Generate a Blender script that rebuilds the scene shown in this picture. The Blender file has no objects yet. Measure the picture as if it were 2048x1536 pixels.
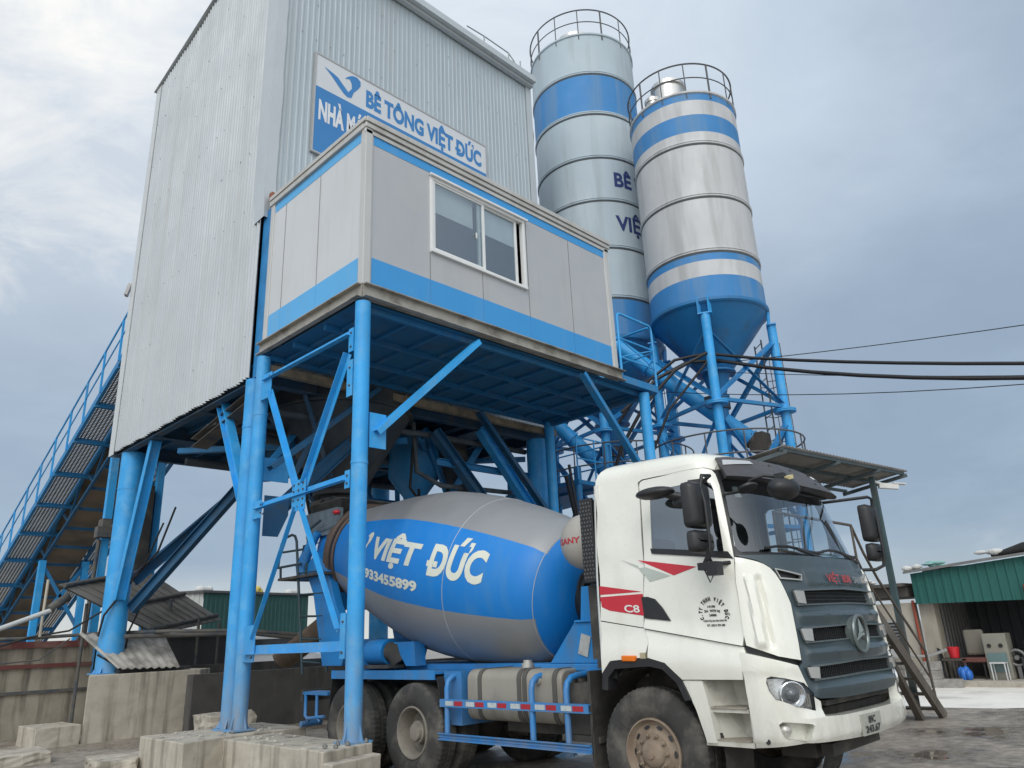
import bpy, bmesh, math, random
from mathutils import Vector, Matrix
random.seed(7)
sc = bpy.context.scene
COL = sc.collection
PI = math.pi
R = math.radians

# ------------------------------------------------------------------ camera, sky, sun, exposure
cd = bpy.data.cameras.new('camera'); cam = bpy.data.objects.new('camera', cd); COL.objects.link(cam)
YAW, PIT, ROL, FPX = R(45.43644), R(18.6428), R(-2.51852), 1499.036
cd.sensor_width = 36.0; cd.lens = FPX / 2048 * 36.0
cd.clip_start = 0.1; cd.clip_end = 3000
_fw = Vector((math.sin(YAW)*math.cos(PIT), math.cos(YAW)*math.cos(PIT), math.sin(PIT)))
_rt = Vector((math.cos(YAW), -math.sin(YAW), 0)); _up = _rt.cross(_fw)
_r2 = _rt*math.cos(ROL) + _up*math.sin(ROL); _u2 = -_rt*math.sin(ROL) + _up*math.cos(ROL)
m = Matrix((_r2, _u2, -_fw)).transposed().to_4x4(); m.translation = (0, 0, 1.54)
cam.matrix_world = m
sc.camera = cam

SUN_DIR = Vector((-0.64, -0.40, 0.66)).normalized()
w = bpy.data.worlds.new('World'); sc.world = w; w.use_nodes = True
nt = w.node_tree; nt.nodes.clear()
def N(t, **k):
    n = nt.nodes.new(t)
    for a, v in k.items(): setattr(n, a, v)
    return n
def lk(a, b): nt.links.new(a, b)
def vmath(op, a, b=None):
    n = N('ShaderNodeVectorMath', operation=op)
    for i, v in enumerate((a, b)):
        if v is None: continue
        if hasattr(v, 'type'): lk(v, n.inputs[i])
        else: n.inputs[i].default_value = v
    return n.outputs['Value'] if op in ('DOT_PRODUCT', 'LENGTH') else n.outputs[0]
def fmath(op, a, b=None, clamp=False):
    n = N('ShaderNodeMath', operation=op); n.use_clamp = clamp
    for i, v in enumerate((a, b)):
        if v is None: continue
        if hasattr(v, 'type'): lk(v, n.inputs[i])
        else: n.inputs[i].default_value = v
    return n.outputs[0]
def ramp(fac, stops, interp='LINEAR'):
    n = N('ShaderNodeValToRGB'); cr = n.color_ramp; cr.interpolation = interp
    while len(cr.elements) < len(stops): cr.elements.new(0.5)
    for e, (p, c) in zip(cr.elements, stops):
        e.position = p; e.color = (c[0], c[1], c[2], 1)
    lk(fac, n.inputs[0]); return n.outputs[0]
def cmix(f, a, b, mode='MIX'):
    n = N('ShaderNodeMix', data_type='RGBA', blend_type=mode)
    for i, v in ((0, f), (6, a), (7, b)):
        if hasattr(v, 'type'): lk(v, n.inputs[i])
        else: n.inputs[i].default_value = v if i == 0 else (v[0], v[1], v[2], 1)
    return n.outputs[2]
tc = N('ShaderNodeTexCoord'); D = tc.outputs['Generated']
sep = N('ShaderNodeSeparateXYZ'); lk(D, sep.inputs[0])
zz = fmath('MAXIMUM', sep.outputs[2], 0.0)
den = fmath('ADD', zz, 0.32)
comb = N('ShaderNodeCombineXYZ')
lk(fmath('DIVIDE', sep.outputs[0], den), comb.inputs[0]); lk(fmath('DIVIDE', sep.outputs[1], den), comb.inputs[1]); lk(fmath('MULTIPLY', zz, 1.2), comb.inputs[2])
def noise(scale, detail=6, rough=.55, dist=.0, vec=None, off=(0, 0, 0)):
    n = N('ShaderNodeTexNoise'); n.inputs['Scale'].default_value = scale; n.inputs['Detail'].default_value = detail
    n.inputs['Roughness'].default_value = rough; n.inputs['Distortion'].default_value = dist
    v = vmath('ADD', vec or comb.outputs[0], off); lk(v, n.inputs['Vector']); return n.outputs[0]
n1 = noise(1.15, 8, .55, .5, off=(3.1, 1.7, .4))
n2 = noise(3.2, 7, .6, .3, off=(.3, 5.2, 1.4))
nn = fmath('ADD', fmath('MULTIPLY', n1, .7), fmath('MULTIPLY', n2, .3))
# broad cloud tone: grey-blue rain cloud, paler breaks
cl = ramp(nn, [(.36, (.205, .27, .36)), (.46, (.235, .305, .395)), (.55, (.285, .365, .455)), (.66, (.47, .54, .61))], 'EASE')
# glow of the hidden sun through the cloud at the upper left of the view
def lobe(d, p, k):
    dv = Vector(d).normalized()
    s = fmath('MAXIMUM', vmath('DOT_PRODUCT', D, tuple(dv)), 0.0)
    return fmath('MULTIPLY', fmath('POWER', s, p), k)
g1 = lobe((.12, .74, .68), 9, 1.0)
gl = fmath('MULTIPLY', g1, fmath('ADD', fmath('MULTIPLY', n2, 1.5), .1), True)
n3 = noise(4.2, 8, .62, .6, off=(7.3, .2, 2.4))
gl = fmath('MULTIPLY', fmath('SUBTRACT', fmath('ADD', fmath('MULTIPLY', g1, .55), fmath('ADD', fmath('MULTIPLY', n3, .8), fmath('MULTIPLY', n1, .7))), 1.12), 3.0, True)
gl = fmath('MULTIPLY', gl, fmath('MULTIPLY', g1, 1.5, True), True)
cl = cmix(fmath('MULTIPLY', g1, .85, True), cl, cmix(n1, (.46, .53, .62), (.86, .88, .89)))
cl = cmix(gl, cl, (1.0, .955, .87))
g2 = lobe((.72, .33, .72), 9, .9)
cl = cmix(fmath('MULTIPLY', g2, fmath('MULTIPLY', n1, 1.15), True), cl, (.58, .67, .77))
g4 = lobe((.18, .95, .16), 22, .8)
cl = cmix(fmath('MULTIPLY', g4, .6, True), cl, (.235, .315, .42))
g5 = lobe((.95, .27, .13), 16, .75)
cl = cmix(fmath('MULTIPLY', g5, .75, True), cl, (.205, .27, .36))
g6 = lobe((.52, .50, .69), 22, .8)
cl = cmix(fmath('MULTIPLY', g6, fmath('MULTIPLY', n3, 1.2), True), cl, (.80, .85, .89))
# low dark band, pale strip on the skyline
hz = ramp(sep.outputs[2], [(.0, (.62, .62, .58)), (.045, (.52, .55, .56)), (.10, (0, 0, 0))])
hzf = ramp(sep.outputs[2], [(.0, (1, 1, 1)), (.03, (.75, .75, .75)), (.10, (0, 0, 0))])
cl = cmix(fmath('MULTIPLY', hzf, lobe((.45, .89, .02), 3, .9), True), cl, (.62, .62, .58))
# bright open overcast behind and beside the photographer
b1 = lobe((-.66, -.66, .36), 1.3, 1.15)
cl2 = cmix(fmath('MULTIPLY', b1, 1.0, True), cl, (1.22, 1.26, 1.28))
sky = N('ShaderNodeTexSky', sky_type='NISHITA'); sky.sun_disc = False
sky.sun_elevation = math.asin(SUN_DIR.z); sky.sun_rotation = math.atan2(SUN_DIR.x, SUN_DIR.y)
bs = N('ShaderNodeBackground'); lk(sky.outputs[0], bs.inputs[0]); bs.inputs[1].default_value = .07
bc = N('ShaderNodeBackground'); lk(cl2, bc.inputs[0]); bc.inputs[1].default_value = 1.0
mx = N('ShaderNodeMixShader'); mx.inputs[0].default_value = .86
lk(bs.outputs[0], mx.inputs[1]); lk(bc.outputs[0], mx.inputs[2])
wo = N('ShaderNodeOutputWorld'); lk(mx.outputs[0], wo.inputs[0])

sd = bpy.data.lights.new('sun', 'SUN'); sd.energy = 0.8; sd.angle = R(32); sd.color = (1, .97, .93)
so = bpy.data.objects.new('sun', sd); COL.objects.link(so); so.rotation_euler = SUN_DIR.to_track_quat('Z', 'Y').to_euler(); so.location = (-20, 0, 30)
sc.view_settings.view_transform = 'Standard'; sc.view_settings.look = 'None'; sc.view_settings.gamma = 1
sc.view_settings.exposure = 0.42

# ------------------------------------------------------------------ materials
MATS = {}
def mat(name, col, rough=.5, metal=0., var=.08, vs=3., dirt=None, da=.0, ds=(1, 1, 1), dth=(.5, .7), bump=0., bs_=30., coat=0., spec=.5, d2=None, d2a=0., d2s=(4, 4, 4), chips=None, ca=.0, cs=(16, 16, 9), cth=(.66, .70), zdust=None):
    """a painted, metal or mineral surface: base colour with a soft tone variation, one layer of dirt or streaks
    (ds stretches it), one of blotches, fine bump"""
    if name in MATS: return MATS[name]
    M = bpy.data.materials.new(name); M.use_nodes = True; t = M.node_tree; b = t.nodes['Principled BSDF']
    def n_(ty, **k):
        n = t.nodes.new(ty)
        for a, v in k.items(): setattr(n, a, v)
        return n
    L = t.links.new
    geo = n_('ShaderNodeNewGeometry'); P = geo.outputs['Position']
    def nz(scale, s3=(1, 1, 1), det=4, ro=.6):
        mp = n_('ShaderNodeMapping'); mp.inputs['Scale'].default_value = s3; L(P, mp.inputs[0])
        q = n_('ShaderNodeTexNoise'); q.inputs['Scale'].default_value = scale; q.inputs['Detail'].default_value = det; q.inputs['Roughness'].default_value = ro
        L(mp.outputs[0], q.inputs['Vector']); return q.outputs[0]
    def mr(v, a, b2, c, d):
        q = n_('ShaderNodeMapRange'); L(v, q.inputs[0])
        for i, x in enumerate((a, b2, c, d)): q.inputs[i+1].default_value = x
        return q.outputs[0]
    def mix(f, a, b2, mode='MIX'):
        q = n_('ShaderNodeMix', data_type='RGBA', blend_type=mode)
        for i, v in ((0, f), (6, a), (7, b2)):
            if hasattr(v, 'type'): L(v, q.inputs[i])
            else: q.inputs[i].default_value = v if i == 0 else (v[0], v[1], v[2], 1)
        return q.outputs[2]
    v = mr(nz(vs), .25, .75, 1-var, 1+var)
    rgb = n_('ShaderNodeCombineXYZ')
    for i in range(3): L(v, rgb.inputs[i])
    c = mix(1.0, col, rgb.outputs[0], 'MULTIPLY')
    rv = mr(nz(vs*2.3), .3, .7, max(rough-.08, .02), min(rough+.08, 1))
    if d2:
        f2 = mr(nz(1.0, d2s, 6, .65), .5, .68, 0, d2a); c = mix(f2, c, d2)
    if dirt:
        f = mr(nz(1.0, ds, 6, .6), dth[0], dth[1], 0, da); c = mix(f, c, dirt)
        q = n_('ShaderNodeMath', operation='MULTIPLY_ADD'); L(f, q.inputs[0]); q.inputs[1].default_value = .35; L(rv, q.inputs[2]); rv = q.outputs[0]
    if chips:
        f3 = mr(nz(1.0, cs, 5, .75), cth[0], cth[1], 0, ca); c = mix(f3, c, chips)
    if zdust:
        sp = n_('ShaderNodeSeparateXYZ'); L(P, sp.inputs[0]); f4 = mr(sp.outputs[2], zdust[0], zdust[1], zdust[2], 0)
        mu = n_('ShaderNodeMath', operation='MULTIPLY'); L(f4, mu.inputs[0]); L(mr(nz(1.0, (5, 5, 1.6), 6, .7), .35, .62, .15, 1), mu.inputs[1]); c = mix(mu.outputs[0], c, (.26, .25, .23))
    L(c, b.inputs['Base Color']); L(rv, b.inputs['Roughness'])
    b.inputs['Metallic'].default_value = metal; b.inputs['Specular IOR Level'].default_value = spec
    if coat: b.inputs['Coat Weight'].default_value = coat; b.inputs['Coat Roughness'].default_value = .08
    if bump:
        bp = n_('ShaderNodeBump'); bp.inputs['Strength'].default_value = bump; bp.inputs['Distance'].default_value = .007
        L(nz(bs_, det=5, ro=.7), bp.inputs['Height']); L(bp.outputs[0], b.inputs['Normal'])
    MATS[name] = M; return M
def glass(name, tint=(.75, .85, .85), rough=.0, alpha_mix=.35, dark=None):
    if name in MATS: return MATS[name]
    M = bpy.data.materials.new(name); M.use_nodes = True; t = M.node_tree; t.nodes.clear()
    o = t.nodes.new('ShaderNodeOutputMaterial'); tr = t.nodes.new('ShaderNodeBsdfTransparent'); gl_ = t.nodes.new('ShaderNodeBsdfGlossy')
    tr.inputs[0].default_value = (*tint, 1); gl_.inputs['Roughness'].default_value = .02; gl_.inputs[0].default_value = (.9, .95, 1, 1)
    lw = t.nodes.new('ShaderNodeLayerWeight'); lw.inputs[0].default_value = .5; pw = t.nodes.new('ShaderNodeMath'); pw.operation = 'POWER'; pw.inputs[1].default_value = 4.0; t.links.new(lw.outputs['Facing'], pw.inputs[0]); fr = pw
    ma = t.nodes.new('ShaderNodeMath'); ma.operation = 'MULTIPLY_ADD'; ma.use_clamp = True; ma.inputs[1].default_value = .95; ma.inputs[2].default_value = .04+alpha_mix
    mx_ = t.nodes.new('ShaderNodeMixShader')
    t.links.new(fr.outputs[0], ma.inputs[0]); t.links.new(ma.outputs[0], mx_.inputs[0]); t.links.new(tr.outputs[0], mx_.inputs[1]); t.links.new(gl_.outputs[0], mx_.inputs[2]); t.links.new(mx_.outputs[0], o.inputs[0])
    MATS[name] = M; return M

DUST = (.22, .20, .165)
steel_blue = mat('blue_paint_steel', (.03, .335, .73), .5, 0, .14, 2.2, (.17, .22, .26), .5, (5, 5, .7), (.54, .8), .04, 60, d2=(.12, .42, .72), d2a=.6, chips=(.10, .07, .055), ca=.75, cth=(.69, .72), zdust=(.5, 2.0, .75))
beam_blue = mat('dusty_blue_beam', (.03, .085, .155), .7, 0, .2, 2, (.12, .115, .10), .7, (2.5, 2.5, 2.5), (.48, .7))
dark_blue = mat('dusty_shaded_blue_steel', (.014, .10, .215), .6, 0, .2, 1.5, (.09, .095, .09), .5, (2.5, 2.5, 2.5), (.5, .72))  # base blue darkened to carry the underside's shade, dust over it
dusty = mat('dust_covered_steel', (.105, .10, .09), .9, 0, .25, 3, (.022, .05, .09), .85, (2.5, 2.5, 2.5), (.5, .7), .2, 40)
clad_side = mat('galvanised_cladding', (.43, .47, .495), .5, .1, .05, .6, (.42, .42, .40), .4, (2.5, 2.5, .12), (.5, .75), d2=(.5, .53, .54), d2a=.35, d2s=(.5, .5, .3))
clad_front = mat('grey_blue_cladding', (.40, .465, .505), .55, .05, .05, .6, (.36, .38, .37), .45, (3, 3, .12), (.5, .75), d2=(.40, .46, .50), d2a=.3, d2s=(.5, .5, .3))
flash = mat('flashing_metal', (.50, .54, .56), .45, .2, .06, 1.2, bump=.15, bs_=6)
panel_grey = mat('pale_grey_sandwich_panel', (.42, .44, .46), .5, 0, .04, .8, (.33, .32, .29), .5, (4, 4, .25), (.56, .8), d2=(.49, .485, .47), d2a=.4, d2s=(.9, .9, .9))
band_blue = mat('pale_blue_stripe_paint', (.10, .40, .74), .45, 0, .04, 1, (.26, .38, .5), .4, (3, 3, .3), (.55, .8))
alu = mat('dull_aluminium', (.55, .54, .51), .45, .3, .06, 2, (.32, .30, .26), .45, (4, 4, .5), (.5, .75))
white_frame = mat('white_window_frame', (.74, .75, .74), .4, 0, .03)
grey_chan = mat('dirty_grey_channel', (.36, .345, .31), .65, .1, .14, 4, (.13, .12, .10), .75, (3, 3, 3), (.48, .68))
rust = mat('rusty_metal', (.26, .10, .05), .85, 0, .3, 5)
conc = mat('weathered_concrete', (.44, .40, .33), .9, 0, .16, 5, (.15, .135, .11), .85, (4.5, 4.5, .3), (.50, .68), .3, 45, d2=(.54, .50, .425), d2a=.6, d2s=(2.2, 2.2, 1.2), chips=(.10, .095, .08), ca=.6, cs=(7, 7, 5), cth=(.62, .72))
conc_dk = mat('shade_darkened_concrete', (.06, .057, .053), .9, 0, .3, 2, (.16, .15, .13), .5, (2, 2, .5), (.5, .7), .5, 15)  # concrete under the tower, its shade put into the dark colour
conc_wall = mat('stained_bin_concrete', (.30, .27, .215), .92, 0, .2, 3, (.08, .073, .06), .85, (4, 4, .4), (.47, .66), .35, 35, d2=(.42, .385, .32), d2a=.5, d2s=(2, 2, 1))
red_steel = mat('dull_red_steel', (.15, .045, .04), .7, 0, .15, 3, DUST, .5, (3, 3, 3))
black = mat('black_plastic', (.022, .023, .026), .5, 0, .12, 6, (.10, .095, .085), .35, (4, 4, 4), (.52, .75))
rubber = mat('black_rubber', (.02, .02, .02), .8, 0, .2, 8)

# ------------------------------------------------------------------ mesh builder
def wloc(o):
    l = Vector((0, 0, 0))
    while o: l = l + Vector(o.location); o = o.parent
    return l
def tag(o, label=None, cat=None, group=None, kind=None):
    for k, v in (('label', label), ('category', cat), ('group', group), ('kind', kind)):
        if v: o[k] = v
    return o
def thing(name, loc, label, cat, group=None):
    o = bpy.data.objects.new(name, None); o.empty_display_size = .3; COL.objects.link(o); o.location = loc
    return tag(o, label, cat, group)
def frame_of(d, up=(0, 0, 1)):
    d = Vector(d).normalized(); u = Vector(up)
    if abs(d.dot(u)) > .98: u = Vector((1, 0, 0)) if abs(d.x) < .9 else Vector((0, 1, 0))
    s = d.cross(u).normalized(); return d, s, s.cross(d).normalized()
class MB:
    def __init__(s): s.v = []; s.f = []; s.m = []
    def add(s, vs, fs, mi=0):
        n = len(s.v); s.v += [tuple(v) for v in vs]; s.f += [tuple(n+i for i in f) for f in fs]; s.m += [mi]*len(fs); return s
    def box(s, x0, x1, y0, y1, z0, z1, mi=0):
        if x0 > x1: x0, x1 = x1, x0
        if y0 > y1: y0, y1 = y1, y0
        if z0 > z1: z0, z1 = z1, z0
        return s.add([(x0, y0, z0), (x1, y0, z0), (x1, y1, z0), (x0, y1, z0), (x0, y0, z1), (x1, y0, z1), (x1, y1, z1), (x0, y1, z1)],
                     [(0, 3, 2, 1), (4, 5, 6, 7), (0, 1, 5, 4), (1, 2, 6, 5), (2, 3, 7, 6), (3, 0, 4, 7)], mi)
    def bar(s, p, q, w, h=None, up=(0, 0, 1), mi=0):
        p, q = Vector(p), Vector(q); h = w if h is None else h; d, a, b = frame_of(q-p, up); a = a*w/2; b = b*h/2
        return s.add([p-a-b, p+a-b, p+a+b, p-a+b, q-a-b, q+a-b, q+a+b, q-a+b],
                     [(0, 3, 2, 1), (4, 5, 6, 7), (0, 1, 5, 4), (1, 2, 6, 5), (2, 3, 7, 6), (3, 0, 4, 7)], mi)
    def angle(s, p, q, w, t=.012, up=(0, 0, 1), sx=1, sy=1, mi=0):
        p, q = Vector(p), Vector(q); d, a, b = frame_of(q-p, up)
        s.bar(p+a*sx*w/2, q+a*sx*w/2, w, t, up, mi); s.bar(p+b*sy*w/2-a*sx*t*.2, q+b*sy*w/2-a*sx*t*.2, t, w-.004, up, mi); return s
    def channel(s, p, q, w, fl, t=.012, up=(0, 0, 1), mi=0):
        p, q = Vector(p), Vector(q); d, a, b = frame_of(q-p, up)
        s.bar(p, q, t, w, up, mi)
        for k in (-1, 1): s.bar(p+b*k*(w/2-t/2)+a*(fl/2+t/2), q+b*k*(w/2-t/2)+a*(fl/2+t/2), fl, t, up, mi)
        return s
    def ibeam(s, p, q, w, h, t=.014, up=(0, 0, 1), mi=0):
        p, q = Vector(p), Vector(q); d, a, b = frame_of(q-p, up)
        s.bar(p, q, t, h-2*t, up, mi)
        for k in (-1, 1): s.bar(p+b*k*(h/2-t/2), q+b*k*(h/2-t/2), w, t, up, mi)
        return s
    def tube(s, pts, r, n=12, mi=0, caps=True, closed=False):
        pts = [Vector(p) for p in pts]; K = len(pts); rr = r if isinstance(r, (list, tuple)) else [r]*K
        base = len(s.v); prev = None
        for i, p in enumerate(pts):
            if closed: d = pts[(i+1) % K]-pts[i-1]
            else: d = (pts[min(i+1, K-1)]-pts[max(i-1, 0)])
            d.normalize()
            if prev is None: _, a, b = frame_of(d)
            else:
                a = prev-d*prev.dot(d); a.normalize(); b = a.cross(d)*-1
                b = d.cross(a)
            prev = a
            if i == 0: b = d.cross(a)
            for k in range(n):
                t = 2*PI*k/n; s.v.append(tuple(p+(a*math.cos(t)+b*math.sin(t))*rr[i]))
        segs = K if closed else K-1
        for i in range(segs):
            j = (i+1) % K
            for k in range(n):
                k2 = (k+1) % n; s.f.append((base+i*n+k, base+i*n+k2, base+j*n+k2, base+j*n+k)); s.m.append(mi)
        if caps and not closed:
            s.f.append(tuple(base+k for k in range(n-1, -1, -1))); s.m.append(mi)
            s.f.append(tuple(base+(K-1)*n+k for k in range(n))); s.m.append(mi)
        return s
    def lathe(s, prof, o, ax=(0, 0, 1), n=48, mi=0, mfun=None, up=None):
        """prof: (distance along the axis, radius)"""
        o = Vector(o); d, a, b = frame_of(ax, up or (0, 0, 1)); base = len(s.v); K = len(prof)
        for (t, r) in prof:
            for k in range(n):
                an = 2*PI*k/n; s.v.append(tuple(o+d*t+(a*math.cos(an)+b*math.sin(an))*max(r, 1e-4)))
        for i in range(K-1):
            for k in range(n):
                k2 = (k+1) % n; s.f.append((base+i*n+k, base+i*n+k2, base+(i+1)*n+k2, base+(i+1)*n+k))
                s.m.append(mfun((prof[i][0]+prof[i+1][0])/2, 2*PI*(k+.5)/n) if mfun else mi)
        return s
    def prism(s, poly, d0, d1, plane='yz', mi=0):
        """polygon in one plane pushed from d0 to d1 along the third axis"""
        def P(a, b, c): return {'yz': (c, a, b), 'xz': (a, c, b), 'xy': (a, b, c)}[plane]
        n = len(poly); vs = [P(a, b, d0) for a, b in poly]+[P(a, b, d1) for a, b in poly]
        return s.add(vs, [tuple(range(n-1, -1, -1)), tuple(range(n, 2*n))]+[(i, (i+1) % n, n+(i+1) % n, n+i) for i in range(n)], mi)
    def quad(s, a, b, c, d, mi=0): return s.add([a, b, c, d], [(0, 1, 2, 3)], mi)
    def sphere(s, c, rx, ry=None, rz=None, nu=20, nv=12, mi=0):
        ry = ry or rx; rz = rz or rx; c = Vector(c); vs = []; fs = []
        for i in range(nv+1):
            th = PI*i/nv
            for k in range(nu):
                ph = 2*PI*k/nu; vs.append((c.x+rx*math.sin(th)*math.cos(ph), c.y+ry*math.sin(th)*math.sin(ph), c.z+rz*math.cos(th)))
        for i in range(nv):
            for k in range(nu): fs.append((i*nu+k, (i+1)*nu+k, (i+1)*nu+(k+1) % nu, i*nu+(k+1) % nu))
        return s.add(vs, fs, mi)
    def corr(s, o, du, dv, wid, hfun, pitch, amp, kind='sine', seg=8, nv=1, mi=0, th=0, lap=0.):
        """corrugated sheet: o corner, du unit across the waves, dv unit along them, hfun(u)->(v0,v1)"""
        o, du, dv = Vector(o), Vector(du).normalized(), Vector(dv).normalized(); nn_ = du.cross(dv)
        pts = []
        if kind == 'sine':
            K = int(wid/pitch*seg)
            pts = [(wid*i/K, amp*math.sin(2*PI*wid*i/K/pitch)) for i in range(K+1)]
        else:
            u = 0.
            while u < wid:
                for a_, b_ in ((0, 0), (.52, 0), (.62, 1), (.88, 1), (.98, 0)):
                    uu = u+a_*pitch
                    if uu <= wid: pts.append((uu, amp*b_))
                u += pitch
            pts.append((wid, 0))
        base = len(s.v)
        for (u, h) in pts:
            v0, v1 = hfun(u)
            if lap: h += lap*((u/.83) % 1)+lap*.8*math.sin(u*2.1)
            for j in range(nv+1): s.v.append(tuple(o+du*u+dv*(v0+(v1-v0)*j/nv)+nn_*h))
        for i in range(len(pts)-1):
            for j in range(nv):
                a = base+i*(nv+1)+j; b = a+nv+1; s.f.append((a, b, b+1, a+1)); s.m.append(mi)
        return s
    def build(s, name, mats, parent=None, smooth=None, bevel=0., bseg=2, recalc=True):
        if not isinstance(mats, (list, tuple)): mats = [mats]
        me = bpy.data.meshes.new(name); off = wloc(parent)
        if parent is None:
            xs = [v[0] for v in s.v]; ys = [v[1] for v in s.v]; zs = [v[2] for v in s.v]
            off = Vector(((min(xs)+max(xs))/2, (min(ys)+max(ys))/2, min(zs)))
        me.from_pydata([(v[0]-off.x, v[1]-off.y, v[2]-off.z) for v in s.v], [], s.f)
        for mm in mats: me.materials.append(mm)
        for p, mi in zip(me.polygons, s.m): p.material_index = mi
        if recalc:
            bm = bmesh.new(); bm.from_mesh(me); bmesh.ops.recalc_face_normals(bm, faces=bm.faces); bm.to_mesh(me); bm.free()
        if smooth:
            for p in me.polygons: p.use_smooth = True
            me.set_sharp_from_angle(angle=R(smooth))
        o = bpy.data.objects.new(name, me); COL.objects.link(o)
        if parent is None: o.location = off
        else: o.parent = parent
        if bevel:
            md = o.modifiers.new('bevel', 'BEVEL'); md.width = bevel; md.segments = bseg; md.limit_method = 'ANGLE'; md.angle_limit = R(35)
        return o
def copy_thing(o, loc=None, label=None, rotz=None):
    def rec(s, par):
        c = s.copy(); COL.objects.link(c)
        if par is not None: c.parent = par
        for ch in list(s.children): rec(ch, c)
        return c
    c = rec(o, None)
    if loc: c.location = loc
    if label: c['label'] = label
    if rotz is not None: c.rotation_euler.z = rotz
    return c

# ---- flat shapes wrapped on a surface -------------------------------------------------
def inpoly(x, y, P):
    r = False; j = len(P)-1
    for i in range(len(P)):
        if (P[i][1] > y) != (P[j][1] > y) and x < (P[j][0]-P[i][0])*(y-P[i][1])/(P[j][1]-P[i][1])+P[i][0]: r = not r
        j = i
    return r
def cut(bm, a, b):
    d = Vector((b[0]-a[0], b[1]-a[1], 0)); n = Vector((-d.y, d.x, 0))
    if n.length < 1e-6: return
    bmesh.ops.bisect_plane(bm, geom=bm.verts[:]+bm.edges[:]+bm.faces[:], plane_co=(a[0], a[1], 0), plane_no=n.normalized(), dist=1e-5)
def patch(poly, fn, holes=(), res=.06, off=0., thick=.02, mb=None, mi=0, tilt=None):
    """polygon in surface coordinates (u,v) cut out of a fine grid and carried to space by fn(u,v,off); its rim is
    turned inwards by thick. tilt(u,v) adds relief"""
    us = [p[0] for p in poly]; vs = [p[1] for p in poly]; u0, u1, v0, v1 = min(us), max(us), min(vs), max(vs)
    bm = bmesh.new(); nu = max(1, int((u1-u0)/res)); nv = max(1, int((v1-v0)/res))
    g = [[bm.verts.new((u0+(u1-u0)*i/nu, v0+(v1-v0)*j/nv, 0)) for j in range(nv+1)] for i in range(nu+1)]
    for i in range(nu):
        for j in range(nv): bm.faces.new((g[i][j], g[i+1][j], g[i+1][j+1], g[i][j+1]))
    for P in [poly]+list(holes):
        for i in range(len(P)): cut(bm, P[i-1], P[i])
    kill = []
    for f in bm.faces:
        c = f.calc_center_median()
        if not inpoly(c.x, c.y, poly) or any(inpoly(c.x, c.y, h) for h in holes): kill.append(f)
    bmesh.ops.delete(bm, geom=kill, context='FACES')
    bmesh.ops.remove_doubles(bm, verts=bm.verts[:], dist=1e-4)
    mb = mb or MB(); base = len(mb.v); bm.verts.index_update()
    F = lambda v, o: fn(v.co.x, v.co.y, o+(tilt(v.co.x, v.co.y) if tilt else 0))
    for v in bm.verts: mb.v.append(tuple(F(v, off)))
    for f in bm.faces: mb.f.append(tuple(base+v.index for v in f.verts)); mb.m.append(mi)
    if thick:
        n0 = len(mb.v); ix = {}
        for e in bm.edges:
            if len(e.link_faces) == 1:
                for v in e.verts:
                    if v.index not in ix: ix[v.index] = len(mb.v); mb.v.append(tuple(fn(v.co.x, v.co.y, off-thick)))
                a, b = e.verts; lp = e.link_faces[0]
                for l in lp.loops:
                    if l.edge == e: a, b = l.vert, l.link_loop_next.vert
                mb.f.append((base+b.index, base+a.index, ix[a.index], ix[b.index])); mb.m.append(mi)
    bm.free(); return mb
_H = {}
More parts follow.
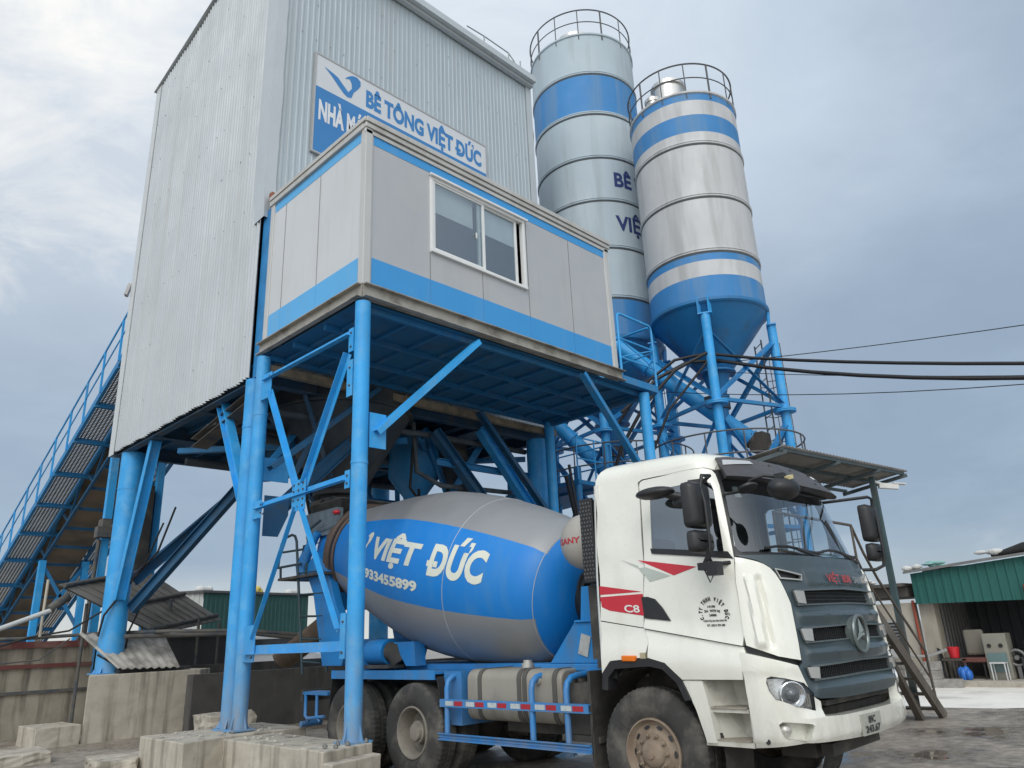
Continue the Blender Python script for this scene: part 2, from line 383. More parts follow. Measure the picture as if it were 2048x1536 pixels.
def text2d(s, cap, width=None, bold=0., shear=0., xs=1., res=None, space=1.):
    """letters as a flat mesh: returns (verts2d, faces); baseline at 0, cap height cap, width fitted"""
    def raw(q, b=bold):
        c_ = bpy.data.curves.new('t', 'FONT'); c_.body = q; c_.offset = b; c_.space_character = space
        o_ = bpy.data.objects.new('t', c_); COL.objects.link(o_)
        m_ = bpy.data.meshes.new_from_object(o_.evaluated_get(bpy.context.evaluated_depsgraph_get())); bpy.data.objects.remove(o_)
        r_ = [v.co.x for v in m_.vertices]; bpy.data.meshes.remove(m_); return (min(r_), max(r_)) if r_ else (0, 0)
    bars = []; b_ = bold
    for i, ch in enumerate(s):
        if ch == 'Đ':
            x1 = raw(s[:i].replace('Đ', 'D')+'D')[1]; d0, d1 = raw('D'); xd = x1-(d1-d0); bars += [(xd-.10, xd-.003), (xd+.10+2*b_, xd+.36)]
    s = s.replace('Đ', 'D')
    cu = bpy.data.curves.new('t', 'FONT'); cu.body = s; cu.offset = bold; cu.shear = shear; cu.resolution_u = 4; cu.space_character = space
    ob = bpy.data.objects.new('t', cu); COL.objects.link(ob); dg = bpy.context.evaluated_depsgraph_get()
    me = bpy.data.meshes.new_from_object(ob.evaluated_get(dg)); bpy.data.objects.remove(ob)
    if 'H' not in _H:
        c2 = bpy.data.curves.new('t', 'FONT'); c2.body = 'H'; o2 = bpy.data.objects.new('t', c2); COL.objects.link(o2)
        m2 = bpy.data.meshes.new_from_object(o2.evaluated_get(bpy.context.evaluated_depsgraph_get())); bpy.data.objects.remove(o2)
        _H['H'] = max(v.co.y for v in m2.vertices)
    k = cap/(_H['H']+bold*2); bm = bmesh.new(); bm.from_mesh(me)
    for v in bm.verts: v.co.y += bold
    for (xa, xb) in bars:
        yc = .37*(_H['H']+2*bold); h_ = .035+bold*.8; sh = shear*yc
        bm.faces.new([bm.verts.new((a+sh, b, 0)) for a, b in ((xa, yc-h_), (xb, yc-h_), (xb, yc+h_), (xa, yc+h_))])
    x0 = min(v.co.x for v in bm.verts); x1 = max(v.co.x for v in bm.verts)
    kx = width/(x1-x0) if width else k*xs
    for v in bm.verts: v.co = Vector(((v.co.x-x0)*kx, v.co.y*k, 0))
    if res:
        W = (x1-x0)*kx; ys = [v.co.y for v in bm.verts]
        a = min(ys)
        for i in range(1, int(W/res)+1): cut(bm, (i*res, 0), (i*res, 1))
        while a < max(ys): cut(bm, (0, a), (1, a)); a += res
    bm.verts.index_update(); vs = [(v.co.x, v.co.y) for v in bm.verts]; fs = [tuple(v.index for v in f.verts) for f in bm.faces]; bm.free()
    bpy.data.meshes.remove(me); return vs, fs
def lettering(mb, s, fn, cap, width=None, mi=0, **k):
    vs, fs = text2d(s, cap, width, **k); mb.add([fn(a, b) for a, b in vs], fs, mi); return mb

# ================================================================== SETTING: ground
g = MB(); g.quad((-900, -900, 0), (1500, -900, 0), (1500, 1500, 0), (-900, 1500, 0))
def ground_mat():
    M = bpy.data.materials.new('wet_yard_dirt'); M.use_nodes = True; t = M.node_tree; b = t.nodes['Principled BSDF']; L = t.links.new
    geo = t.nodes.new('ShaderNodeNewGeometry')
    def nz(s, det=6, ro=.6, st=(1, 1, 1)):
        mp = t.nodes.new('ShaderNodeMapping'); mp.inputs['Scale'].default_value = st; L(geo.outputs['Position'], mp.inputs[0])
        q = t.nodes.new('ShaderNodeTexNoise'); q.inputs['Scale'].default_value = s; q.inputs['Detail'].default_value = det; q.inputs['Roughness'].default_value = ro; L(mp.outputs[0], q.inputs['Vector']); return q.outputs[0]
    def rp(f, st):
        q = t.nodes.new('ShaderNodeValToRGB')
        while len(q.color_ramp.elements) < len(st): q.color_ramp.elements.new(.5)
        for e, (p, c) in zip(q.color_ramp.elements, st): e.position = p; e.color = (*c, 1)
        L(f, q.inputs[0]); return q.outputs[0]
    a = nz(.75, 8, .62); f = nz(6, 8, .7)
    col = rp(f, [(.3, (.19, .162, .132)), (.55, (.36, .315, .265)), (.75, (.52, .47, .40))])
    wet = rp(a, [(.36, (1, 1, 1)), (.56, (0, 0, 0))])
    mx_ = t.nodes.new('ShaderNodeMix'); mx_.data_type = 'RGBA'; mx_.blend_type = 'MULTIPLY'; L(wet, mx_.inputs[0]); L(col, mx_.inputs[6]); mx_.inputs[7].default_value = (.50, .48, .46, 1); L(mx_.outputs[2], b.inputs['Base Color'])
    pud = rp(a, [(.37, (.04, .04, .04)), (.44, (.28, .28, .28)), (.58, (.75, .75, .75))]); L(pud, b.inputs['Roughness'])
    bp = t.nodes.new('ShaderNodeBump'); bp.inputs['Distance'].default_value = .05
    bst = rp(a, [(.38, (0, 0, 0)), (.46, (.6, .6, .6))]); L(bst, bp.inputs['Strength']); L(nz(11, 8, .75), bp.inputs['Height']); L(bp.outputs[0], b.inputs['Normal'])
    return M
tag(g.build('ground', ground_mat()), kind='structure')
slab_m = mat('sunlit_dry_concrete_yard', (.86, .82, .75), .85, 0, .12, 1.2, (.24, .21, .18), .5, (.8, .8, .8), (.55, .72), .25, 20)  # very pale colour carries the sunlight on the yard
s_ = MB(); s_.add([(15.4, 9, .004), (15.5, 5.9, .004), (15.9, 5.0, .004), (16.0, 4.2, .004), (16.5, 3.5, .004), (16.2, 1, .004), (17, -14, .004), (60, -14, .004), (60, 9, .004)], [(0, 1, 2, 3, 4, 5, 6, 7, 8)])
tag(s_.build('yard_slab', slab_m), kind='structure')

mid_blue = mat('shaded_blue_steel', (.018, .20, .45), .55, 0, .15, 2, DUST, .35, (3, 3, 3), (.5, .75))  # darker copy of the steel blue, shade put into the colour
# ================================================================== BATCHING TOWER
X0, X1, Y0, Y1, ZB, ZE, ZR = 5.26, 12.45, 11.15, 17.82, 5.78, 15.65, 16.12
YR = (Y0+Y1)/2
T = thing('batching_tower', (8.85, 14.5, 0), 'tall corrugated grey batching plant tower raised on thick blue steel columns', 'tower')
def roofz(y): return ZE+(ZR-ZE)*(1-abs(y-YR)/(YR-Y0))
MB().corr((X0, Y1, 0), (0, -1, 0), (0, 0, 1), Y1-Y0-.04, lambda u: (ZB+.012*math.sin(u*9), roofz(Y1-u)), .122, .026, 'sine', 10, 6, lap=.012).build('side_cladding', clad_side, T, 60, recalc=False)
MB().corr((X0+.03, Y0, 0), (1, 0, 0), (0, 0, 1), X1-X0-.03, lambda u: (5.9, ZE), .125, .011, 'box', 8, 6, lap=.008).build('front_cladding', clad_front, T, recalc=False)
MB().corr((X1, Y0+.02, 0), (0, 1, 0), (0, 0, 1), Y1-Y0-.02, lambda u: (ZB, roofz(Y0+u)), .21, .022, 'box').build('end_cladding', clad_front, T, recalc=False)
MB().corr((X1, Y1, 0), (-1, 0, 0), (0, 0, 1), X1-X0, lambda u: (ZB, ZE), .21, .022, 'box').build('back_cladding', clad_front, T, recalc=False)
rf = MB()
for a, b in (((Y0-.16), YR), ((Y1+.16), YR)):
    za = ZE-.02+.035; 
    rf.add([(X0-.09, a, za), (X1+.03, a, za), (X1+.03, b, ZR+.05), (X0-.09, b, ZR+.05), (X0-.09, a, za+.025), (X1+.03, a, za+.025), (X1+.03, b, ZR+.075), (X0-.09, b, ZR+.075)],
           [(0, 1, 2, 3), (7, 6, 5, 4), (0, 4, 5, 1), (1, 5, 6, 2), (2, 6, 7, 3), (3, 7, 4, 0)])
rf.build('roof', flash, T)
gt = MB(); gt.box(X0-.1, X1+.02, Y0-.28, Y0-.165, ZE-.02, ZE+.16); gt.box(X0-.1, X1+.03, Y0-.16, Y0-.04, ZE-.10, ZE+.005); gt.build('gutter', flash, T)
ct = MB()
# crumpled corner flashing, torn off at the bottom
rows = 26; pv = []
for i in range(rows+1):
    z = 8.72+(ZE-.02-8.72)*i/rows; j = random.uniform(-.012, .012); j2 = random.uniform(-.02, .02)
    flare = max(0, (9.6-z))*.22
    pv += [(X0-.045-j*.5, Y0+.40+j2-flare*.5, z), (X0-.047-abs(j)*.6, Y0+.2, z), (X0-.049-flare*.05, Y0-.035-flare*.35, z), (X0+.17+j, Y0-.035-flare*.2, z)]
ct.add(pv, [(i*4+k, i*4+k+1, i*4+5+k, i*4+4+k) for i in range(rows) for k in range(3)])
ct.build('corner_flashing', flash, T, 40)
MB().box(X0-.05, X0-.034, Y1-.24, Y1+.03, ZB-.06, ZE+.02).box(X0-.05, X0+.2, Y1+.031, Y1+.045, ZB-.06, ZE).build('edge_flashing', mat('pale_edge_flashing', (.62, .635, .63), .4, .2, .04), T)
MB().box(X1-.16, X1+.036, Y0-.05, Y0-.026, 6, ZE-.1).box(X1+.024, X1+.036, Y0-.024, Y0+.16, 6, ZE-.1).build('corner_trim', flash, T)
# screws
sw = MB(); rs = random.Random(3)
for z in (6.6, 7.9, 9.2, 10.5, 11.8, 13.1, 14.4, 15.3):
    for k in range(15):
        y = Y1-.35-k*.43+rs.uniform(-.05, .05)
        if rs.random() < .62 and y > Y0+.1: sw.sphere((X0-.03, y, z+rs.uniform(-.03, .03)), .010, nu=6, nv=4)
for z in (9.6, 10.4, 11.5, 13.2, 14.1, 14.9):
    for k in range(22):
        x = X0+.5+k*.32
        if rs.random() < .6: sw.sphere((x, Y0-.026, z+rs.uniform(-.03, .03)), .011, nu=6, nv=4)
sw.build('cladding_screws', mat('grey_screw_heads', (.2, .2, .2), .6), T)
# floor and its beams
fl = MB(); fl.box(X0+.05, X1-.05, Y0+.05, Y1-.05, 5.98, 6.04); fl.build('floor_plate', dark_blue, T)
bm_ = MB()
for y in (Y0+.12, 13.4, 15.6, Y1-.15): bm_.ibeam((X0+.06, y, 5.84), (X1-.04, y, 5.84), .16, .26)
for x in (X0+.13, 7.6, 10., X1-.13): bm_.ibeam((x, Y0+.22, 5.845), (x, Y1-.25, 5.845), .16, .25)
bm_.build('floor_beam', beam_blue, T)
js = MB()
for k in range(7): js.box(6.0+k*.95, 6.06+k*.95, Y0+.3, Y1-.3, 5.87, 5.978)
js.build('floor_joist', dark_blue, T)
CY0, CY1, CX0, CX1 = 11.22, 17.28, 5.56, 12.12
for (x, y, zb) in ((5.33, 11.2, .46), (CX0, CY1, 1.18), (CX1, CY0, 0), (CX1, CY1, 0)):
    cr = .14 if zb == .46 else .25
    c_ = MB(); c_.lathe([(0, 0), (0, cr), (5.72-zb, cr), (5.72-zb, 0)], (x, y, zb), (0, 0, 1), 32)
    c_.lathe([(0, cr+.008), (.03, cr+.008)], (x, y, 4.9), (0, 0, 1), 32); c_.box(x-cr-.05, x+cr+.05, y-cr-.05, y+cr+.05, zb-.002, zb+.02)
    for k in range(4):
        an = PI/4+PI/2*k; d = Vector((math.cos(an), math.sin(an), 0)); p = Vector((x, y, zb+.025))
        q = d.cross(Vector((0, 0, 1)))*.008
        c_.add([p+d*(cr-.01)-q, p+d*(cr+.07)-q, p+d*(cr-.01)+Vector((0, 0, .13))-q, p+d*(cr-.01)+q, p+d*(cr+.07)+q, p+d*(cr-.01)+Vector((0, 0, .13))+q], [(0, 1, 2), (5, 4, 3), (0, 3, 4, 1), (1, 4, 5, 2), (2, 5, 3, 0)])
    c_.build('column', steel_blue, T, 40)
def ib(p, q, wd=.16, h=.2, m=steel_blue, nm='knee_brace', par=T):
    return MB().ibeam(p, q, wd, h, .016, (0, 0, 1) if abs((Vector(q)-Vector(p)).normalized().z) < .9 else (1, 0, 0)).build(nm, m, par)
ib((5.5, 16.95, 2.6), (5.5, 15.9, 5.72)); ib((5.5, 11.5, 3.6), (5.5, 12.75, 5.72))
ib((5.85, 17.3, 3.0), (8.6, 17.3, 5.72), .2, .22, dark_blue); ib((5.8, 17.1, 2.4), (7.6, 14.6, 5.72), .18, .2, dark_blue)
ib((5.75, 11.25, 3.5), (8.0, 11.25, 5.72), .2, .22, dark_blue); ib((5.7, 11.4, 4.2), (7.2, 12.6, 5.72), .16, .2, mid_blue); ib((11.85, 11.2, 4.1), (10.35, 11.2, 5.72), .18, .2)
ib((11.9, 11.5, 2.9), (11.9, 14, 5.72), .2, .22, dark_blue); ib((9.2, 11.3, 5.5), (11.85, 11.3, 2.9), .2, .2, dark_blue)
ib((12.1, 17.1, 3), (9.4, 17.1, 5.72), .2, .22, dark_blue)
MB().box(5.5, 5.93, 11.02, 11.04, 4.05, 4.42).build('gusset_plate', steel_blue, T)
pl = MB(); pl.prism([(5.6, 3.2), (5.86, 3.2), (6.02, 3.55), (6.02, 3.84), (5.6, 3.84)], 11.13, 11.15, 'xz'); pl.build('gusset_plate', dark_blue, T)
MB().box(5.275, 5.5, 10.885, 11.185, 5.75, 8.85).build('corner_post', mat('chipped_blue_post', (.02, .20, .46), .6, 0, .2, 3, (.35, .35, .34), .5, (2, 2, 1.5), (.64, .74)), T)
# tie beam and dusty channel slung below the floor
MB().channel((5.75, 13.9, 5.25), (5.75, 11.6, 5.62), .18, .3).build('cable_tray', dusty, T)
MB().box(5.5, 6.9, 13.0, 13.4, 5.42, 5.5).build('service_plank', dusty, T)
# roof-edge rail and pipes at the far corner
rr = MB()
for (x, y) in ((11.0, 11.3), (11.9, 11.3), (12.35, 11.3)): rr.tube([(x, y, 15.8), (x, y, 16.55)], .018, 6)
rr.tube([(10.4, 11.3, 16.5), (11.0, 11.3, 16.55), (11.9, 11.3, 16.55), (12.35, 11.3, 16.2)], .018, 6)
rr.tube([(12.35, 11.3, 16.2), (12.55, 11.3, 15.9), (12.5, 11.3, 15.7)], .02, 6)
rr.build('roof_rail', mat('grey_galvanised_rail', (.33, .34, .34), .5, .4), T)
pp = MB()
pp.tube([(12.58, 11.3, 15.2), (12.62, 11.25, 14.2), (12.56, 11.3, 12.8), (12.64, 11.25, 11.4), (12.6, 11.3, 10), (12.6, 11.4, 6)], .04, 8)
pp.tube([(12.52, 11.5, 14.9), (12.85, 11.5, 14.9)], .05, 8); pp.tube([(12.52, 11.5, 15.1), (12.8, 11.5, 15.15)], .035, 8)
pp.build('downpipe', mat('dull_grey_pipe', (.2, .2, .2), .6), T, 50)

# sign board on the front cladding
S = thing('company_sign', (8.38, Y0-.1, 10.5), 'white and blue company sign board with bird logo on the corrugated tower wall', 'sign')
YS = 11.075
MB().box(6.07, 10.69, YS, YS+.05, 10.52, 12.83).build('board', mat('white_sign_face', (.60, .63, .66), .45, 0, .03, 1), S)
sign_blue = mat('sign_blue_print', (.035, .20, .48), .45, 0, .03, 1)
MB().box(6.085, 10.675, YS-.006, YS-.003, 10.535, 12.045).build('blue_field', sign_blue, S)
fr_ = MB()
for a in ((6.05, 6.085, 10.5, 12.85), (10.675, 10.71, 10.5, 12.85)): fr_.box(a[0], a[1], YS-.012, YS+.055, a[2], a[3])
fr_.box(6.086, 10.674, YS-.012, YS+.052, 12.815, 12.85); fr_.box(6.086, 10.674, YS-.012, YS+.052, 10.5, 10.535)
fr_.build('frame', mat('grey_sign_frame', (.42, .43, .43), .5, .3), S)
fs_ = lambda x0, z0, y=YS-.004: (lambda a, b: (x0+a, y, z0+b))
lt = MB(); lettering(lt, 'BÊ TÔNG VIỆT ĐỨC', fs_(7.26, 12.16), .43, 3.27, bold=.046); lt.build('lettering', sign_blue, S)
lt = MB(); lettering(lt, 'NHÀ MÁY', fs_(6.17, 11.28, YS-.009), .48, 1.2, bold=.046); lt.build('lettering', mat('white_sign_print', (.68, .70, .72), .45), S)
LOGO = [(6.26, 12.62), (6.45, 12.58), (6.58, 12.54), (6.69, 12.45), (6.83, 12.34), (6.91, 12.46), (6.9, 12.57), (6.85, 12.64), (6.74, 12.6), (6.8, 12.67), (6.91, 12.75), (7.03, 12.77), (7.11, 12.72), (7.12, 12.62), (7.06, 12.52), (6.95, 12.38), (6.91, 12.25), (6.81, 12.22), (6.72, 12.26), (6.58, 12.37), (6.44, 12.49)]
fl2 = lambda a, b, o: (a, YS-.004-o, b)
patch([(a, (b-12.5)*1.12+12.46) for a, b in LOGO], fl2, res=.1, thick=0).build('logo', sign_blue, S)

# ================================================================== CONTROL CABIN AND ITS PLATFORM
CXa, CXb, CYa, CYb, CZa, CZb = 5.25, 11.0, 7.98, 10.87, 6.27, 8.95
K = thing('control_cabin', (8.1, 9.4, CZa), 'pale grey control cabin with blue stripes and sliding window on the raised platform', 'cabin')
WX0, WX1, WZ0, WZ1 = 6.46, 8.58, 7.18, 8.53
wl = MB()
for a in ((CXa+.12, WX0, CZa, CZb), (WX1, CXb-.1, CZa, CZb), (WX0, WX1, CZa, WZ0), (WX0, WX1, WZ1, CZb)): wl.box(a[0], a[1], CYa+.02, CYa+.09, a[2], a[3])
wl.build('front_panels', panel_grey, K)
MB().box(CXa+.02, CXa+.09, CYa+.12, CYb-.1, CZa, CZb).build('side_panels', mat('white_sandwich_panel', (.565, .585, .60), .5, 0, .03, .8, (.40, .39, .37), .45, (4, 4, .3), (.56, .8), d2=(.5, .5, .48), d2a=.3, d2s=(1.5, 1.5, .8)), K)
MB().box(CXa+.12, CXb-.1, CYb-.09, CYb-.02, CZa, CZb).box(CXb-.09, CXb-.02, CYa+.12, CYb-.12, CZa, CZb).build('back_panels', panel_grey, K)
fsm = mat('front_blue_stripe', (.045, .30, .66), .45, 0, .04, 1, (.2, .36, .55), .35, (3, 3, .3), (.55, .8))
# stripes: thin coloured skins, cut at the panel joints
for z0, z1 in ((CZa+.02, 6.71), (8.60, 8.80)):
  bd = MB()
  for x0, x1 in ((5.40, 6.458), (6.464, 7.547), (7.553, 8.634), (8.640, 9.776), (9.782, 10.86)):
    bd.box(x0, x1, CYa+.015, CYa+.019, z0, z1)
  bd.build('stripe', fsm, K)
for z0, z1 in ((CZa+.02, 6.72), (8.66, 8.82)):
  bd = MB()
  for y0, y1 in ((8.14, 9.265), (9.271, 10.352), (10.358, 10.74)): bd.box(CXa+.015, CXa+.019, y0, y1, z0, z1)
  bd.build('stripe', band_blue, K)
jm = mat('dark_joint_line', (.22, .22, .22), .8)
for x in (6.461, 7.55, 8.637, 9.779):
    for z0, z1 in (((6.71, WZ0), (WZ1, 8.6)) if WX0 < x < WX1 else ((6.71, 8.6),)): MB().box(x-.004, x+.004, CYa+.0135, CYa+.0195, z0, z1).build('panel_joint', jm, K)
for y in (9.268, 10.355): MB().box(CXa+.0135, CXa+.0195, y-.004, y+.004, 6.72, 8.66).build('panel_joint', jm, K)
for (x, y, sx, sy) in ((CXa, CYa, 1, 1), (CXb, CYa, -1, 1), (CXa, CYb, 1, -1), (CXb, CYb, -1, -1)):
    cp = MB(); cp.box(x-.005*sx, x+.118*sx, y-.005*sy, y+.118*sy, CZa-.01, CZb+.02)
    cp.box(x+.118*sx, x+.138*sx, y+.006*sy, y+.03*sy, CZa, CZb)
    cp.build('corner_post', mat('pale_corner_post', (.52, .525, .515), .45, .1, .05, 2, (.38, .36, .33), .4, (4, 4, .4), (.55, .8)), K, bevel=.012)
rt_ = MB()
rt_.box(CXa-.02, CXb+.05, CYa-.055, CYa-.03, CZb-.03, CZb+.055); rt_.box(CXa-.02, CXb+.04, CYa-.028, CYa+.05, CZb-.11, CZb-.03); rt_.box(CXa-.02, CXb+.02, CYa-.005, CYa+.012, CZb-.2, CZb-.132)
rt_.box(CXa-.045, CXa-.03, CYa-.029, CYb+.02, CZb-.02, CZb+.055); rt_.box(CXa-.028, CXa+.03, CYa+.05, CYb+.03, CZb-.12, CZb-.02)
rt_.box(CXa-.029, CXb+.05, CYa-.029, CYb+.02, CZb-.018, CZb+.05)
rt_.build('roof_edge', alu, K, bevel=.008)
bb = MB(); bb.channel((CXa+.0, CYa-.01, CZa-.12), (CXb+.12, CYa-.01, CZa-.12), .2, .07, .014, (0, 0, 1)); bb.channel((CXa-.01, CYb+.05, CZa-.12), (CXa-.01, CYa+.0, CZa-.12), .2, .07, .014)
bb.box(CXa, CXb+.1, CYa+.075, CYa+.1, CZa-.2, CZa-.03)
bb.build('base_channel', grey_chan, K)
rc = MB(); rc.box(5.25, 5.75, 10.9, 11.0, 9.02, 9.16); rc.build('patch_sheet', rust, K)
W = MB(); t_ = .055
W.box(WX0, WX1, CYa-.015, CYa+.075, WZ1-t_, WZ1); W.box(WX0, WX1, CYa-.03, CYa+.075, WZ0, WZ0+t_)
W.box(WX0, WX0+t_, CYa-.015, CYa+.075, WZ0+t_, WZ1-t_); W.box(WX1-t_, WX1, CYa-.015, CYa+.075, WZ0+t_, WZ1-t_)
W.box(WX0-.03, WX1+.05, CYa-.06, CYa-.016, WZ1-.01, WZ1+.03)
wf = W.build('window', white_frame, K, bevel=.006)
def sash(x0, x1, y):
    s = MB(); z0, z1 = WZ0+t_, WZ1-t_
    s.box(x0, x0+.05, y, y+.03, z0, z1); s.box(x1-.05, x1, y, y+.03, z0, z1); s.box(x0+.05, x1-.05, y, y+.03, z0, z0+.045); s.box(x0+.05, x1-.05, y, y+.03, z1-.03, z1)
    s.build('sash', white_frame, wf)
    MB().box(x0+.05, x1-.05, y+.012, y+.018, z0+.045, z1-.03).build('pane', glass('cabin_window_glass', (.86, .90, .90), alpha_mix=.16), wf)
sash(WX0+.05, 7.62, CYa+.005); sash(7.50, 8.42, CYa+.042)
MB().box(7.41, 7.43, CYa-.012, CYa+.004, 7.76, 7.86).build('catch', white_frame, wf)
MB().box(WX0+.08, 7.44, CYa+.10, CYa+.104, 7.98, 8.5).box(7.60, 8.42, CYa+.10, CYa+.104, 7.98, 8.5).build('blind', mat('white_roller_blind', (.72, .74, .75), .8), K)
MB().box(CXa+.2, CXb-.2, CYb-.16, CYb-.13, CZa+.1, CZb-.1).box(CXa+.12, CXb-.12, CYa+.12, CYb-.12, CZa, CZa+.03).box(CXa+.12, CXb-.12, CYa+.12, CYb-.12, CZb-.06, CZb-.03).build('interior_lining', mat('grey_cabin_lining', (.16, .17, .18), .8), K)

P = thing('cabin_platform', (8.7, 9.4, 0), 'blue steel platform with X-braced posts carrying the control cabin', 'platform')
dk = MB(); dk.box(CXa+.05, 12.2, CYa+.12, CYb, 6.04, 6.065)
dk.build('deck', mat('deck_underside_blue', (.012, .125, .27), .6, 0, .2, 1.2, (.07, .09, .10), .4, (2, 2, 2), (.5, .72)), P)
gb = MB()
for y in (8.2, 9.1, 10.0, 10.75): gb.box(CXa+.1, 12.2, y-.03, y+.03, 5.955, 6.038)
for k in range(11): gb.box(5.6+k*.62, 5.64+k*.62, 8.24, 10.7, 5.99, 6.036)
gb.box(11.9, 12.0, 8.2, 10.7, 5.9, 6.036)
gb.build('floor_frame', mat('shadowed_blue_frame', (.014, .15, .34), .55, 0, .15, 2, DUST, .35, (3, 3, 3), (.5, .75)), P)  # deck and frame blues darkened to stand for the underside shade
MB().bar((5.3, 10.83, 5.83), (12.3, 10.83, 5.83), .1, .14).build('edge_beam', mat('mud_crusted_beam', (.26, .215, .15), .95, 0, .25, 4, (.08, .07, .06), .6, (3, 3, 3), (.5, .7), .3, 30), P)
ga = MB()
for (a, b, c, d) in ((11.1, 12.22, 7.94, 8.06),): ga.box(a, b, c, d, 6.03, 6.17); ga.box(12.16, 12.26, 8.06, 10.8, 6.03, 6.17)
ga.build('landing_edge', mid_blue, P)
for (x, y) in ((5.30, 8.03), (5.26, 10.78), (11.9, 8.08), (11.95, 10.68)):
    zb = .47 if x < 6 else 0
    c_ = MB(); c_.lathe([(0, 0), (0, .106), (5.99-zb, .106), (5.99-zb, 0)], (x, y, zb), (0, 0, 1), 28)
    if x < 6:
        c_.lathe([(0, .11), (.02, .113), (.04, .11)], (x, y, 3.72 if y < 9 else 5.0), (0, 0, 1), 28); c_.box(x-.16, x+.16, y-.16, y+.16, zb-.001, zb+.022)
        for k in range(4):
            an = PI/2*k+.25; dd = Vector((math.cos(an), math.sin(an), 0)); p = Vector((x, y, zb+.022)); q = dd.cross(Vector((0, 0, 1)))*.007; zt = Vector((0, 0, .2))
            c_.add([p+dd*.10-q, p+dd*.155-q, p+dd*.10+zt-q, p+dd*.10+q, p+dd*.155+q, p+dd*.10+zt+q], [(0, 1, 2), (5, 4, 3), (0, 3, 4, 1), (1, 4, 5, 2), (2, 5, 3, 0)])
    c_.build('column', steel_blue, P, 40)
XB = 5.225
def br(p, q, w=.085, m=steel_blue):
    MB().angle(p, q, w, .01, (1, 0, 0), 1, -1).build('cross_brace', m, P)
hub = (XB, 9.32, 3.52)
br((XB, 10.6, 5.53), (XB, 8.17, 5.53)); br((XB, 10.6, 3.5), (XB, 8.17, 3.53)); br((XB, 10.6, 1.47), (XB, 8.17, 1.47), .11)
br((XB-.011, 10.40, 5.30), (XB-.011, 9.45, 3.66), .07); br((XB-.011, 8.22, 5.28), (XB-.011, 9.22, 3.66), .085)
br((XB-.011, 10.42, 1.66), (XB-.011, 9.40, 3.36), .07); br((XB-.011, 8.22, 1.72), (XB-.011, 9.25, 3.36), .085)
MB().box(XB-.045, XB-.030, 9.15, 9.50, 3.30, 3.73).build('gusset_plate', steel_blue, P)
for (y0, y1, z0, z1) in ((10.36, 10.68, 5.22, 5.63), (10.42, 10.68, 3.36, 3.62), (10.36, 10.68, 1.36, 1.85), (8.09, 8.2, 5.28, 5.62), (8.09, 8.22, 4.65, 5.16), (8.09, 8.2, 3.42, 3.65), (8.09, 8.2, 1.38, 1.9)): MB().box(XB-.03, XB-.019, y0, y1, z0, z1).build('gusset_plate', steel_blue, P)
bl = MB()
for y in (9.2, 9.32, 9.45):
    for z in (3.36, 3.45, 3.58, 3.67): bl.lathe([(0, 0), (0, .016), (.014, .014), (.014, 0)], (XB-.045, y, z), (-1, 0, 0), 6)
for (y, z) in ((10.42, 5.57), (10.42, 5.3), (10.43, 3.55), (10.43, 3.43), (10.42, 1.75), (10.42, 1.42), (8.14, 5.55), (8.14, 5.35), (8.15, 5.05), (8.15, 4.8), (8.14, 3.58), (8.14, 3.48), (8.14, 1.8), (8.14, 1.45)): bl.lathe([(0, 0), (0, .016), (.014, .014), (.014, 0)], (XB-.03, y, z), (-1, 0, 0), 6)
bl.build('bolts', mat('dark_rust_bolts', (.09, .06, .05), .7), P)
MB().channel((5.46, 7.95, 4.17), (7.35, 7.98, 5.93), .15, .07, .012, (0, -1, 0)).build('diagonal_brace', steel_blue, P)
MB().channel((9.88, 7.98, 5.93), (11.75, 8.02, 4.1), .13, .07, .012, (0, 1, 0)).build('diagonal_brace', mid_blue, P)
MB().box(5.40, 5.66, 7.96, 7.975, 3.95, 4.42).build('gusset_plate', steel_blue, P)
pt = MB(); pt.channel((5.42, 10.7, 4.2), (7.4, 10.7, 5.9), .16, .07, .012, (0, -1, 0)); pt.build('diagonal_brace', dark_blue, P)
MB().channel((11.8, 10.7, 4.0), (9.9, 10.7, 5.9), .16, .07, .012, (0, 1, 0)).build('diagonal_brace', dark_blue, P)
rl = MB(); y = 7.98
rl.tube([(11.1, y, 6.12), (11.1, y, 7.38), (11.13, y, 7.45), (11.2, y, 7.48), (12.16, y, 7.48), (12.22, y, 7.44), (12.24, y, 7.36), (12.24, y, 6.12)], .026, 8)
rl.tube([(12.24, y, 7.36), (12.24, y+.05, 7.46), (12.24, y+.1, 7.48), (12.24, 10.7, 7.48), (12.24, 10.7, 6.12)], .026, 8)
rl.tube([(11.1, y, 6.95), (12.24, y, 6.95)], .018, 6); rl.tube([(11.1, y, 6.55), (12.24, y, 6.55)], .018, 6); rl.tube([(11.1, y, 6.95), (12.24, y, 6.55)], .014, 6); rl.tube([(11.1, y, 6.55), (12.24, y, 6.95)], .014, 6)
rl.tube([(12.24, y, 6.9), (12.24, 10.7, 6.9)], .018, 6); rl.tube([(12.24, 9.4, 6.1), (12.24, 9.4, 7.48)], .02, 6)
rl.build('handrail', steel_blue, P, 50)

